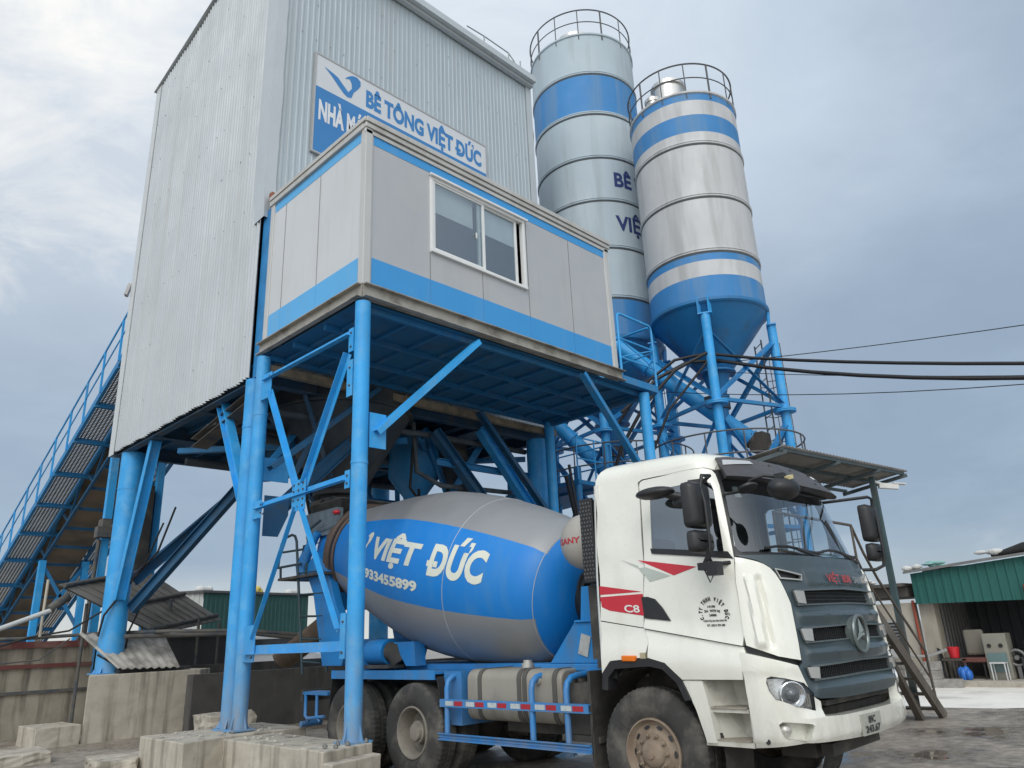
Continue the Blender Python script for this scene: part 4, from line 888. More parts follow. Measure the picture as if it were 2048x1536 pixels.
tubes('loose_cable', [(5.25, 17.15, 1.9), (5.28, 17.05, 2.3), (5.65, 16.98, 2.9), (6.2, 17.05, 3.6), (6.5, 17.1, 4.6)], .022, rubber, 'black cable wound round the far column and up its brace', 'cable', 'loose cables at the far column')
tubes('loose_cable', [(5.3, 17.2, 1.55), (5.5, 17.0, 1.4), (5.8, 17.1, 1.22), (5.82, 17.25, 1.5), (5.85, 17.2, 2.0), (6.0, 17.0, 2.6)], .02, rubber, 'black cable looped around the foot of the far column', 'cable', 'loose cables at the far column')
tubes('scaffold_pole', [(4.55, 18.5, 3.1), (4.55, 18.5, 1.95)], .03, mat('pale_bamboo_pole', (.45, .41, .33), .7), 'pale upright pole standing on the bin wall', 'pole')

# far green shed
Q = thing('green_shed', (17.5, 35, 0), 'dark green corrugated shed far behind the paired blue posts', 'shed')
green = mat('dark_green_cladding', (.018, .075, .07), .6, .1, .12, 1)
MB().corr((14.4, 33.7, 0), (1, .27, 0), (0, 0, 1), 6.3, lambda u: (0, 3.95), .25, .03, 'box').build('front_wall', green, Q, recalc=False)
e_ = Vector((14.4, 33.7, 0)); MB().corr((12.6, 36.0, 0), (1.8, -2.3, 0), (0, 0, 1), 2.9, lambda u: (0, 3.95), .25, .03, 'box').build('side_wall', mat('pale_shed_cladding', (.45, .47, .45), .6), Q, recalc=False)
MB().prism([(12.5, 36.1), (14.3, 33.55), (20.6, 35.25), (19.5, 39)], 3.95, 4.05, 'xy').build('roof', mat('dark_shed_roof', (.08, .08, .085), .7), Q)
rs = random.Random(9)
for k, (x, lab) in enumerate(((14.5, 'leftmost white sandbag on the green shed roof'), (16.6, 'flat yellow cloth bundle on the green shed roof'), (17.3, 'peaked yellow cloth bundle on the green shed roof'), (19.6, 'rightmost white sandbag on the green shed roof'))):
    m_ = mat('white_sack', (.6, .6, .58), .9) if 'white' in lab else mat('yellow_cloth', (.62, .48, .12), .9)
    sb = MB()
    for j in range(4): sb.sphere((x+.15*j, 34.3+.27*(x-14.4)+.05*j, 4.13+(.12 if 'peaked' in lab and j == 2 else 0)), .26-.03*j, .2, .14+.05*rs.random(), 10, 7)
    tag(sb.build('sandbag' if 'white' in lab else 'cloth_bundle', m_, None, 60), lab, 'sandbag' if 'white' in lab else 'cloth bundle', 'bundles weighing down the shed roof')

# ================================================================== RIGHT: canopy, stairs, workshop
rus = mat('weathered_brown_steel', (.105, .09, .075), .75, .1, .25, 3, (.2, .19, .17), .5, (3, 3, 1), (.5, .7))
teal = mat('worn_teal_steel', (.03, .11, .14), .6, .1, .2, 3, (.12, .11, .1), .6, (3, 3, .6), (.5, .72))
V = thing('stair_platform', (12.5, 4.9, 0), 'brown steel stair and platform with corrugated canopy beside the truck', 'staircase')
for (y, s_) in ((4.56, 1), (5.3, 1)): MB().channel((14.42, y, 0), (11.9, y, 1.98), .18, .06, .012).build('stringer', rus, V)
for k in range(8):
    f_ = (k+.6)/8; x, z = 14.42+(11.9-14.42)*f_, 1.98*f_; MB().box(x-.13, x+.13, 4.6, 5.27, z-.02, z+.015).build('tread', rus, V)
lg = MB(); lg.box(9.3, 11.95, 4.5, 5.4, 1.93, 1.99); lg.bar((9.3, 4.5, 1.9), (11.95, 4.5, 1.9), .06, .14); lg.build('landing', rus, V)
for (x, y, zt) in ((13.93, 4.82, 3.98), (9.6, 4.6, 1.92), (9.6, 5.35, 1.92), (11.2, 5.35, 3.9)): MB().box(x-.045, x+.045, y-.045, y+.045, 0, zt).build('post', rus if zt < 2 else mat('post_half_teal', (.05, .085, .09), .65, .1, .3, 2.5, (.10, .085, .07), .9, (1, 1, .5), (.42, .6)), V)
MB().bar((13.9, 4.78, .0), (12.35, 4.72, 1.55), .1, .1).build('prop', rus, V)
sr = MB()
for z in (.78,):
    sr.tube([(14.1, 4.56, .26), (14.06, 4.56, .26+z), (12.6, 4.56, 2.15), (12.2, 4.56, 2.55), (11.9, 4.56, 2.95), (9.4, 4.56, 2.95)], .022, 8)
    sr.tube([(12.3, 4.56, 1.95), (11.9, 4.56, 2.45), (9.4, 4.56, 2.45)], .018, 6); sr.tube([(14.08, 4.56, .6), (12.3, 4.56, 2.0)], .016, 6)
for x in (11.9, 11.0, 10.2, 9.4): sr.tube([(x, 4.56, 1.95), (x, 4.56, 2.95)], .02, 6)
sr.build('handrail', rus, V, 50)
cu_ = (Vector((14.834, 4.504, 4.15))-Vector((11.337, 4.9, 4.15))).normalized(); cv_ = Vector((-.42, 1.05, -.24))
cn = MB(); A_ = Vector((10.75, 5.25, 4.18)); B_ = Vector((14.15, 4.25, 3.98)); 
du = (Vector((14.9, 4.42, 4.12))-Vector((11.1, 5.5, 4.12))).normalized(); dv = Vector((-.12, -1, -.12)).normalized()
cn.corr((10.9, 4.94, 4.15), cu_, cv_, 4.0, lambda u: (0, 1.0), .10, .014, 'sine', 6)
co = cn.build('canopy_sheet', mat('dusty_canopy_sheet', (.24, .235, .225), .6, .2, .15, 2, (.1, .09, .08), .6, (2, 2, 2)), V, 60, recalc=False); md = co.modifiers.new('solid', 'SOLIDIFY'); md.thickness = .006
cb = MB(); o_ = Vector((10.9, 4.94, 4.11))
for f_ in (.06, .5, .95): cb.bar(o_+cv_*f_, o_+cv_*f_+cu_*3.95, .05, .05)
for f_ in (.05, 1.6, 2.95, 3.93): cb.bar(o_+cu_*f_+Vector((0, 0, -.05)), o_+cu_*f_+cv_+Vector((0, 0, -.05)), .05, .06)
cb.build('canopy_frame', mat('grey_teal_frame', (.06, .085, .095), .65, .1, .2, 3, (.12, .11, .1), .6, (3, 3, .6), (.5, .72)), V)
cc = MB(); cc.bar((14.0, 4.75, 3.82), (14.2, 4.5, 3.78), .09, .09); cc.bar((14.15, 4.56, 3.845), (14.28, 4.4, 3.82), .11, .02); cc.bar((13.95, 4.8, 3.9), (14.05, 4.7, 3.84), .04)
tag(cc.build('security_camera', mat('white_camera_shell', (.6, .6, .58), .5)), 'white security camera fixed under the canopy edge', 'camera')

WS = thing('workshop', (22, 4, 0), 'low workshop with green fascia and dark open front across the yard', 'workshop')
cream = mat('stained_cream_wall', (.46, .42, .35), .9, 0, .12, 1.5, (.25, .22, .17), .7, (1.5, 1.5, .4), (.48, .66), .2, 20)
gw = MB(); gw.box(21.3, 21.5, 6.95, 9.9, 0, 1.95); gw.build('cream_wall', cream, WS)
MB().box(21.3, 21.7, 6.5, 6.85, 0, 2.15).build('pillar', cream, WS)
MB().tube([(21.24, 6.95, 0), (21.24, 6.95, 2.0)], .035, 8).build('red_pipe', mat('red_oxide_pipe', (.30, .06, .03), .6), WS, 50)
MB().tube([(20.9, 4.35, .2), (20.9, 4.35, 2.2)], .05, 8).build('red_pipe', mat('red_oxide_pipe', (.30, .06, .03), .6), WS, 50)
wn = MB(); wn.box(21.26, 21.3, 7.25, 8.15, .75, 1.55); wn_o = wn.build('window', mat('grey_louvre_frame', (.42, .42, .40), .6), WS)
wn = MB()
for k in range(9): wn.box(21.235, 21.258, 7.31, 8.09, .80+k*.08, .845+k*.08)
wn.build('louvre', mat('dark_louvre_glass', (.04, .045, .045), .3), wn_o)
MB().corr((23.9, 7.4, 0), (0, -1, 0), (0, 0, 1), 22, lambda u: (0, 2.9), .25, .03, 'box').build('back_wall', mat('dark_grey_cladding', (.055, .058, .062), .7, .1, .15, 1), WS, recalc=False)
MB().corr((21.7, 6.5, 0), (1, 0, 0), (0, 0, 1), 2.2, lambda u: (0, 2.6), .25, .03, 'box').build('end_wall', mat('worn_grey_cladding', (.16, .155, .15), .7, .1, .2, 1.2), WS, recalc=False)
fz = lambda u: (1.90-u*.014, 2.64+u*.075)
MB().corr((21.0, 6.8, 0), (0, -1, 0), (0, 0, 1), 22, fz, .2, .025, 'box').build('fascia', mat('sea_green_fascia', (.02, .115, .10), .55, .1, .08, 1), WS, recalc=False)
ro = MB(); ro.add([(20.8, 6.9, 2.64), (20.8, -15.2, 4.32), (24.5, -15.2, 4.6), (24.5, 6.9, 2.95), (20.8, 6.9, 2.70), (20.8, -15.2, 4.38), (24.5, -15.2, 4.66), (24.5, 6.9, 3.01)], [(0, 3, 2, 1), (4, 5, 6, 7), (0, 1, 5, 4), (1, 2, 6, 5), (2, 3, 7, 6), (3, 0, 4, 7)])
ro.build('roof', mat('grey_tin_roof', (.20, .20, .195), .6, .3, .2, 1.5), WS)
MB().box(20.9, 24.2, 7.0, 10.5, 2.35, 2.43).box(21.2, 24, 7.0, 10.3, 2.1, 2.34).build('side_roof', mat('dark_side_roof', (.10, .09, .08), .8, 0, .2), WS)
MB().box(20.6, 23.85, -15, 6.45, .0, .14).build('floor_slab', mat('tiled_plinth', (.42, .39, .33), .85, 0, .15, 4, (.2, .17, .13), .6, (6, 6, 6)), WS)
def small(name, label, cat, mb, m, sm=None, group=None, bevel=0): return tag(mb.build(name, m, None, sm, bevel), label, cat, group)
small('broken_sheet', 'dark rolled tarpaulin on the workshop roof at the right edge', 'tarpaulin', MB().tube([(20.95, 4.9, 2.9), (20.95, 4.2, 3.02), (20.95, 3.0, 3.16)], [.03, .12, .1], 10), rubber, 50)
for k, (y, z, lab) in enumerate(((7.9, 2.47, 'small white rag at the left end of the workshop roof'), (6.75, 2.74, 'ragged white sack on the corner of the green fascia'), (6.15, 2.80, 'teal and white sack on the workshop roof, second from the fascia corner'), (4.95, 2.95, 'crumpled white sack on the workshop roof, by the rolled tarpaulin'))):
    sb = MB(); rs = random.Random(k+20)
    for j in range(5): sb.sphere((20.95+rs.uniform(-.1, .1), y+rs.uniform(-.2, .2), z+rs.uniform(-.02, .06)), rs.uniform(.06, .13), rs.uniform(.1, .18), rs.uniform(.03, .08), 8, 6)
    small('roof_sack', lab, 'sack', sb, mat('white_sack', (.6, .6, .58), .9) if k != 2 else mat('teal_sack', (.25, .45, .42), .9), None, 'sacks on the workshop roof')
pr = MB(); pr.box(-.22, .22, -.02, .02, 0, .6)
so_ = MB(); so_.bar((21.1, 6.45, .14), (21.28, 6.55, .80), .42, .03, (0, 1, 0)); small('solar_panel', 'dark framed panel leaning against the workshop pillar', 'panel', so_, mat('dark_panel_glass', (.03, .035, .04), .3))
bk = MB(); bk.lathe([(0, .10), (.24, .135), (.25, .12), (.02, .085)], (21.15, 6.22, .62), (0, 0, 1), 16); o = bk.build('bucket', mat('red_plastic', (.55, .02, .03), .4), None, 40); tag(o, 'bright red bucket on the workbench in the open workshop', 'bucket')
small('workbench', 'low dark workbench holding the red bucket', 'workbench', MB().box(21.0, 21.5, 5.95, 6.48, .56, .61).box(21.02, 21.06, 5.97, 6.01, .14, .56).box(21.02, 21.06, 6.42, 6.46, .14, .56).box(21.42, 21.46, 5.97, 6.01, .14, .56), mat('dark_bench_wood', (.08, .07, .055), .8))
bg = MB()
for j in range(4): bg.sphere((20.9+.05*(j % 2), 5.92+.055*j, .25+.05*(j % 2)), .11, .085, .13+.02*(j % 3), 10, 7)
small('plastic_bag', 'bright blue plastic bag on the workshop floor', 'bag', bg, mat('blue_plastic_bag', (.03, .16, .55), .4), 60)
ch = MB(); ch.box(21.0, 21.5, 3.55, 4.05, .5, .6); ch.box(21.45, 21.52, 3.6, 4.0, .6, 1.2)
cho = thing('office_chair', (21.2, 3.8, .14), 'worn beige and brown chair standing in the workshop', 'chair')
MB().box(21.0, 21.5, 3.55, 4.05, .52, .62).build('seat', mat('brown_seat', (.14, .05, .04), .8), cho, bevel=.02); MB().box(21.42, 21.52, 3.58, 4.02, .66, 1.25).build('backrest', mat('beige_backrest', (.2, .185, .15), .7), cho, bevel=.05)
for a_ in (-1, 1):
    for b_ in (-1, 1): MB().tube([(21.25+.2*a_, 3.8+.2*b_, .14), (21.25+.2*a_, 3.8+.2*b_, .53)], .02, 6).build('leg', rubber, cho)
mc = thing('machine_cabinet', (21.2, 3.2, .14), 'tall cream control cabinet with two round dials and a grey panel', 'cabinet')
MB().box(21.1, 21.6, 2.95, 3.45, .14, 1.15).build('body', mat('cream_cabinet_paint', (.25, .24, .20), .6, 0, .1), mc, bevel=.02)
MB().box(21.075, 21.098, 3.0, 3.4, .3, .72).build('front_panel', mat('grey_blue_panel', (.13, .2, .2), .6), mc)
for y in (3.08, 3.32): MB().lathe([(0, .045), (.02, .045), (.02, 0)], (21.098, y, .88), (-1, 0, 0), 12).build('dial', rubber, mc)
sl = thing('stool', (20.9, 2.75, .14), 'thin white metal stool at the edge of the workshop floor', 'stool')
wm = mat('white_tube', (.6, .6, .58), .5)
MB().box(20.78, 21.05, 2.6, 2.92, .5, .525).build('seat', wm, sl)
for a_ in (20.8, 21.03):
    for b_ in (2.62, 2.9): MB().tube([(a_, b_, .14), (a_, b_, .5)], .014, 6).build('leg', wm, sl)
fn_ = MB(); fn_.tube([(21.3+.0*k, 2.4+.17*math.cos(2*PI*k/16), .6+.17*math.sin(2*PI*k/16)) for k in range(16)], .035, 8, closed=True); fn_.box(21.28, 21.32, 2.36, 2.44, .14, .44); fn_.lathe([(0, .06), (.08, .05), (.08, 0)], (21.34, 2.4, .6), (-1, 0, 0), 12)
small('fan', 'round grey workshop fan beside the cabinet', 'fan', fn_, mat('grey_fan_metal', (.2, .2, .2), .5, .4), 50).location.y += 2.55
dr = MB(); dr.box(21.2, 22.3, 1.2, 2.1, .14, .62).box(21.3, 22.2, 1.3, 2.0, .62, .95).lathe([(0, .1), (.3, .1), (.3, 0)], (21.1, 1.6, .5), (0, 1, 0), 12)
small('compressor', 'dark machine block on the workshop floor at the right edge', 'machine', dr, mat('dark_machine', (.04, .042, .045), .6, .2, .2), 40).location.y += 2.75
shf = MB(); shf.box(22.9, 23.4, -3, 3.2, .8, .85).box(22.9, 23.4, -3, 3.2, 1.15, 1.2); 
for y in (-3, -1, 1, 3.15): shf.box(22.92, 22.97, y, y+.05, .14, 1.2)
rs = random.Random(4)
for k in range(16): y = -2.8+k*.37; shf.box(23, 23.3, y, y+rs.uniform(.1, .28), .86, .86+rs.uniform(.08, .24)); 
small('shelf', 'cluttered grey shelf along the dark back wall of the workshop', 'shelf', shf, mat('grey_shelf_clutter', (.12, .12, .115), .7, .1, .5, 4))
br_m = mat('grey_paving_block', (.34, .325, .30), .9, 0, .2, 4, (.18, .16, .14), .6, (5, 5, 5), (.48, .66), .2, 30)
blk = MB().box(0, .24, 0, .40, 0, .19).build('paving_block', br_m, None, None, .012)
n_b = 0; rs = random.Random(12)
for lay in range(4):
    for j in range(7-lay):
        for i in range(2):
            o = blk if n_b == 0 else blk.copy()
            if n_b: COL.objects.link(o)
            o.location = (20.35+i*.27+rs.uniform(-.02, .02)+.12, 7.0+j*.43+lay*.15+rs.uniform(-.02, .02)+.2, lay*.193)
            o.rotation_euler = (0, 0, rs.uniform(-.06, .06))
            tag(o, 'grey concrete paving block in the stack before the workshop wall', 'paving block', 'paving blocks stacked before the workshop'); n_b += 1
for k, (y, h) in enumerate(((6.95, 2), (6.55, 3), (6.15, 1))):
    for q in range(h):
        o = blk.copy(); COL.objects.link(o); o.location = (20.4, y, .0+q*.193); o.rotation_euler = (0, 0, rs.uniform(-.1, .1)); tag(o, 'grey concrete paving block in the low row at the workshop step', 'paving block', 'paving blocks in the low row')
pkm = MB(); pkm.sphere((20.6, 7.9, .86), .1, .12, .1, 8, 6); pkm.sphere((20.6, 7.75, .9), .06, .1, .07, 8, 6)
small('pink_bag', 'small pink bag lying on the stack of paving blocks', 'bag', pkm, mat('pink_plastic', (.6, .06, .14), .6), 60)
for o_, dy in ((cho, 2.0), (mc, 2.1), (sl, 2.5)): o_.location.y += dy
wbm = MB(); wbm.tube([(20.2, 7.3, .85), (20.15, 7.1, .95), (20.1, 6.8, .7), (20.0, 6.4, .72), (19.9, 6.0, .85)], .03, 8); wbm.tube([(20.2, 7.0, .45), (20.1, 6.7, .35), (20.05, 6.5, .6)], .02, 8); wbm.lathe([(0, .15), (.1, .17), (.1, .0)], (20.1, 7.1, .82), (-1, 0, .3), 14)
small('wheelbarrow_frame', 'tangled pale metal bars lying against the paving blocks', 'scrap metal', wbm, mat('pale_scrap_metal', (.4, .4, .38), .5, .3), 50)

# ================================================================== CABLES
def sag(p, q, s, n=18): 
    p, q = Vector(p), Vector(q); return [p.lerp(q, i/n)-Vector((0, 0, s*4*(i/n)*(1-i/n))) for i in range(n+1)]
cab_m = mat('black_cable', (.012, .012, .014), .55)
c1 = [(13.3, 9.9, 5.9), (13.75, 9.3, 6.9), (14.2, 8.7, 7.42), (14.6, 8.1, 7.50)]
tubes('power_cable', c1+sag((14.8, 8.0, 7.46), (14.8, -9, 3.4), .55)[1:], .036, cab_m, 'upper thick black power cable running right from the silo leg', 'cable', 'overhead cables at the right')
tubes('power_cable', [(13.2, 9.6, 6.2), (13.9, 9.0, 7.0), (14.4, 8.5, 7.35), (14.75, 7.9, 7.3)]+sag((14.8, 7.75, 7.22), (14.8, -9, 4.7), 1.2)[1:], .042, cab_m, 'lower thick black power cable sagging right from the silo leg', 'cable', 'overhead cables at the right')
tubes('thin_wire', sag((14.8, 8.6, 7.4), (14.8, -9, 5.2), .35), .009, cab_m, 'topmost thin wire slanting up to the right edge', 'wire', 'overhead cables at the right')
tubes('thin_wire', sag((14.8, 8.4, 7.2), (14.8, -9, 3.2), .45), .008, cab_m, 'thin wire just under the upper thick cable', 'wire', 'overhead cables at the right')
tubes('thin_wire', sag((14.8, 9.4, 6.95), (14.8, -9, 4.6), .85), .009, cab_m, 'lowest thin wire below the lower thick cable', 'wire', 'overhead cables at the right')
tubes('hanging_cable', [(14.45, 8.0, 7.45), (14.0, 8.6, 7.1), (13.5, 9.2, 6.3), (13.2, 9.7, 5.4), (13.0, 10.0, 4.4)], .04, cab_m, 'black cable hanging down left of the silver silo cone', 'cable', 'cables dropping from the silo leg')
tubes('hanging_cable', [(14.5, 8.0, 7.3), (13.9, 8.8, 6.2), (13.6, 9.3, 5.0), (13.5, 9.5, 4.2)], .028, cab_m, 'thinner black cable hanging beside the first one, left of the silver silo cone', 'cable', 'cables dropping from the silo leg')

rs = random.Random(31); cm_ = [mat('dark_crate_a', (.05, .05, .05), .8, 0, .3), mat('brown_crate', (.10, .08, .06), .85, 0, .3), mat('grey_crate', (.13, .13, .125), .8, 0, .3)]
for k in range(14):
    y = 6.1-k*.33+rs.uniform(-.06, .06); x = rs.uniform(22.2, 23.3); h = rs.uniform(.25, .75); w_ = rs.uniform(.12, .2)
    cb_ = MB().box(x, x+.4, y-w_, y+w_, .141, .141+h).box(x-.01, x, y-w_, y+w_, .141+h-.07, .141+h-.02)
    tag(cb_.build('storage_crate', cm_[k % 3], None, None, .015), 'dark storage crate among the clutter inside the open workshop', 'crate', 'storage crates in the workshop')

# ================================================================== MIXER TRUCK
TR = thing('mixer_truck', (7.07, 6.5, 0), 'white cab concrete mixer truck with blue and grey drum standing under the plant', 'truck')
white = mat('cream_white_cab_paint', (.80, .80, .72), .27, 0, .03, 1.2, (.50, .47, .38), .4, (2.6, 2.6, .7), (.52, .78), coat=.8, d2=(.72, .705, .63), d2a=.3, d2s=(1.1, 1.1, 1.6), chips=(.35, .30, .22), ca=.6, cs=(22, 22, 14), cth=(.70, .73), zdust=(.6, 1.25, .45))
gunmetal = mat('slate_grey_grille_paint', (.05, .075, .088), .38, 0, .06, 2, (.13, .125, .11), .3, (3, 3, 2), (.5, .8), coat=.2)
tblue = mat('truck_blue_paint', (.012, .20, .52), .42, 0, .12, 2, (.10, .13, .16), .6, (3, 3, 1.5), (.5, .75), chips=(.12, .10, .09), ca=.7, cth=(.68, .71), zdust=(.4, 1.4, .5))
cabblk = mat('cab_black_trim', (.018, .019, .021), .45, 0, .1, 6, (.07, .065, .06), .3, (5, 5, 5), (.55, .8))
visor_m = mat('dusty_black_visor', (.06, .057, .06), .5, 0, .12, 4, (.13, .125, .12), .5, (2.5, 2.5, 5), (.48, .7))
chrome = mat('satin_silver_trim', (.50, .49, .46), .35, .5, .06)
undr = mat('muddy_underbody', (.05, .048, .044), .85, .0, .3, 3, (.15, .135, .11), .6, (3, 3, 3), (.5, .7))
CX = 7.07
WZ = [(.4, 1.17), (.7, 1.20), (1.3, 1.215), (2.0, 1.20), (2.8, 1.14), (3.0, 1.12), (3.3, 1.10)]
YF = [(.4, 2.88), (.7, 2.85), (1.0, 2.85), (1.4, 2.885), (1.8, 2.935), (2.05, 2.98), (2.75, 3.19), (3.0, 3.30), (3.3, 3.5)]
def ip(t, x):
    if x <= t[0][0]: return t[0][1]
    for (a, b), (c, d) in zip(t, t[1:]):
        if x <= c: return b+(d-b)*(x-a)/(c-a)
    return t[-1][1]
ND = 2.9; ARC = []
def _mk():
    L = 0; last = None
    for i in range(161):
        th = (PI/2)*i/160; x = 1.2*math.sin(th)**(2/ND); y = -.45*max(math.cos(th), 0)**(2/ND)
        if last: L += math.hypot(x-last[0], y-last[1])
        last = (x, y); ARC.append((L, th))
_mk(); LC = ARC[-1][0]
def cabP(u, z, off=0.):
    """cab skin: u metres round the outline from the nose, negative on the camera side; off lifts off the skin"""
    w_ = ip(WZ, z)+off; yf = ip(YF, z)-off; d = .45+off; a = abs(u); sg = -1 if u < 0 else 1
    if a < LC:
        th = ip(ARC, a); x = w_*math.sin(th)**(2/ND); y = yf+d-d*max(math.cos(th), 0)**(2/ND)
    else: x = w_; y = yf+d+(a-LC)
    return (CX+sg*x, y, z)
def uy(y, z): return -(LC+y-ip(YF, z)-.45)
mir = lambda P: [(-a, b) for a, b in reversed(P)]
def both(name, poly, m, off=.0, thick=.03, holes=(), res=.07, tilt=None, smooth=35, both_=True, parent=TR, bevel=0):
    out = []
    for k in ((0, 1) if both_ else (0,)):
        P = poly if k == 0 else mir(poly); H_ = [h if k == 0 else mir(h) for h in holes]
        tl = tilt if (k == 0 or tilt is None) else (lambda a, b: tilt(-a, b))
        out.append(patch(P, cabP, H_, res, off, thick, tilt=tl).build(name, m, parent, smooth, bevel))
    return out
REAR = 4.73
# openings
WS_ = [(-1.10, 2.80), (-.6, 2.825), (0, 2.83), (.6, 2.825), (1.10, 2.80), (1.135, 2.6), (1.215, 2.2), (1.19, 2.145), (0, 2.125), (-1.19, 2.145), (-1.215, 2.2), (-1.135, 2.6)]
DW = [(-1.885, 2.70), (-1.86, 2.76), (-1.80, 2.797), (-1.26, 2.80), (-1.215, 2.77), (-1.215, 2.70), (-1.318, 2.165), (-1.345, 2.15), (-2.01, 2.245), (-2.025, 2.27)]
# inner frame, blackened so the shut lines look shaded; black at pillars and openings
zs_ = [1.14, 1.5, 2.0, 2.5, 2.98]
outl = [(uy(REAR, z), z) for z in zs_]+[(-uy(REAR, z), z) for z in reversed(zs_)]
outl = [(uy(REAR, 1.14), 1.14), (uy(REAR, 2.0), 2.0), (uy(REAR, 2.98), 2.98), (-uy(REAR, 2.98), 2.98), (-uy(REAR, 2.0), 2.0), (-uy(REAR, 1.14), 1.14)]
arch_cut = [(-2.72, 1.10), (-2.70, 1.27), (-2.28, 1.29), (-2.12, 1.26), (-2.0, 1.10)]
patch(outl, cabP, [WS_, DW, mir(DW), arch_cut, mir(arch_cut)], .08, -.018, .03).build('cab_frame', cabblk, TR, 35)
# white skin panels
rs_p = [(uy(REAR, 2.98), 2.98), (uy(REAR, 2.4), 2.4), (uy(REAR, 1.655), 1.655), (-2.312, 1.572), (-2.247, 1.86), (uy(4.195, 2.4), 2.4), (-1.95, 2.86), (-1.93, 2.905), (-1.87, 2.925), (-1.2, 2.93), (-1.12, 2.90), (-1.03, 2.98)]
dent = lambda a, b: .012*math.exp(-((a+2.5)**2/.03+(b-2.25)**2/.02))-.014*math.exp(-((a+2.2)**2/.06+(b-2.14)**2/.006))
both('side_panel', rs_p, white, tilt=dent)
lr_p = [(uy(REAR, 1.645), 1.645), (uy(REAR, 1.183), 1.183), (-2.725, 1.294), (-2.335, 1.32), (-2.272, 1.455), (-2.305, 1.562)]
both('rear_corner_panel', lr_p, white, tilt=lambda a, b: .03*max(0, min(1, (1.5-b)/.12))*1.0)
dr_p = [(-1.94, 2.855), (-1.91, 2.90), (-1.86, 2.915), (-1.21, 2.92), (-1.145, 2.90), (-1.129, 2.858), (-1.145, 2.749), (-1.253, 2.109), (-1.301, 1.898), (-1.337, 1.477), (-1.362, 1.396), (-2.29, 1.566), (-2.239, 1.856), (-2.19, 2.0)]
def door_relief(a, b):
    t = (b-(1.62-.19*(a+2.29)/.93))   # crease above the lower edge
    return .022*max(0, min(1, -t/.07+.5))-.010*max(0, min(1, (b-2.05)/.2))
doors = both('door', dr_p, white, .006, .03, [DW], .06, door_relief)
ls_p = [(-2.296, 1.555), (-1.364, 1.386), (-1.348, 1.309), (-1.40, 1.20), (-1.416, 1.14), (-1.983, 1.137), (-2.118, 1.273), (-2.29, 1.318), (-2.262, 1.451)]
both('lower_panel', ls_p, white, .004, .04, (), .06, lambda a, b: .045*math.sin(max(0, min(1, (1.53-.15*(a+2.3)/.9-b)/.18))*PI/2)-.015*max(0, (1.25-b)/.1))
cn_p = [(-1.246, 2.10), (-1.18, 2.085), (-1.101, 2.06), (-1.03, 2.03), (-.98, 1.996), (-.945, 1.95), (-.915, 1.88), (-.875, 1.705), (-.915, 1.27), (-1.0, 1.285), (-1.109, 1.308), (-1.33, 1.398), (-1.33, 1.477), (-1.293, 1.898)]
def corner_relief(a, b):
    c = -1.17-.06*(1.9-b)
    up = max(0, min(1, (b-1.36)/.05))*max(0, min(1, (1.95-b)/.04))
    r1 = max(0, min(1, (a-(c-.055))/.012))*max(0, min(1, ((c+.03)-a)/.012))
    r2 = max(0, min(1, (a-(c+.06))/.03))
    return .030*r1*up-.028*max(0, min(1, (a-(c+.03))/.012))*up*(1-r2)+.012*r2
both('corner_panel', cn_p, white, .03, .07, (), .016, corner_relief, 24)
ap = [(-1.30, 2.11), (-1.245, 2.115), (-1.22, 2.16), (-1.10, 2.84), (-1.135, 2.9), (-1.17, 2.72)]
# bumper with lamp and fog openings
HL = [(-1.242, 1.12), (-1.232, 1.15), (-1.20, 1.162), (-1.10, 1.145), (-.942, 1.102), (-.865, 1.02), (-.875, .895), (-1.05, .935), (-1.20, .995), (-1.235, 1.06)]
FG = [(-1.205, .815), (-1.18, .832), (-.945, .806), (-.93, .79), (-.98, .70), (-1.01, .688), (-1.15, .715), (-1.18, .73)]
bl_p = [(-1.385, 1.35), (-1.25, 1.315), (-1.12, 1.278), (-.962, 1.232), (-.935, 1.16), (-.90, 1.05), (-.86, .99), (-.80, .955), (-.80, .85), (-.55, .84), (0, .84)]
bp = bl_p[:-1]+[(-x, z) for x, z in reversed(bl_p[:-1])]+[(1.41, 1.04), (1.40, .64), (1.0, .672), (0, .64), (-1.0, .672), (-1.40, .64), (-1.41, 1.04)]
def bump_relief(a, b):
    aa = abs(a); low = max(0, min(1, (.90-b)/.05))*max(0, min(1, (1.02-aa)/.08)); top = max(0, min(1, (b-1.16)/.05))
    return .035*low+.012*top*(1 if aa > .9 else 0)-.02*max(0, (.70-b)/.06)
FGm, HLm = mir(FG), mir(HL)
bump = patch(bp, cabP, [HL, HLm, FG, FGm], .05, .03, .07, tilt=bump_relief).build('bumper', white, TR, 35)
for P_ in (FG, FGm):
    patch(P_, cabP, (), .06, -.05, 0).build('fog_recess', white, bump, 35)
    mb = MB(); n_ = len(P_)
    for i in range(n_):
        a, b = P_[i-1], P_[i]; mb.quad(cabP(*a, .04), cabP(*b, .04), cabP(*b, -.05), cabP(*a, -.05))
    mb.build('fog_recess', white, bump)
    s_ = -1 if P_ is FG else 1
    c = Vector(cabP(s_*1.165, .765, -.03)); MB().lathe([(-.03, .045), (.02, .045), (.035, .03), (.04, 0)], c, Vector((s_*.75, -.66, 0)), 20).build('fog_lamp', chrome, TR, 40)
MB().lathe([(0, .02), (.004, .02), (.004, 0)], cabP(-1.30, .69, .024), (-1, -.1, 0), 12).build('bumper_hole', black, TR)
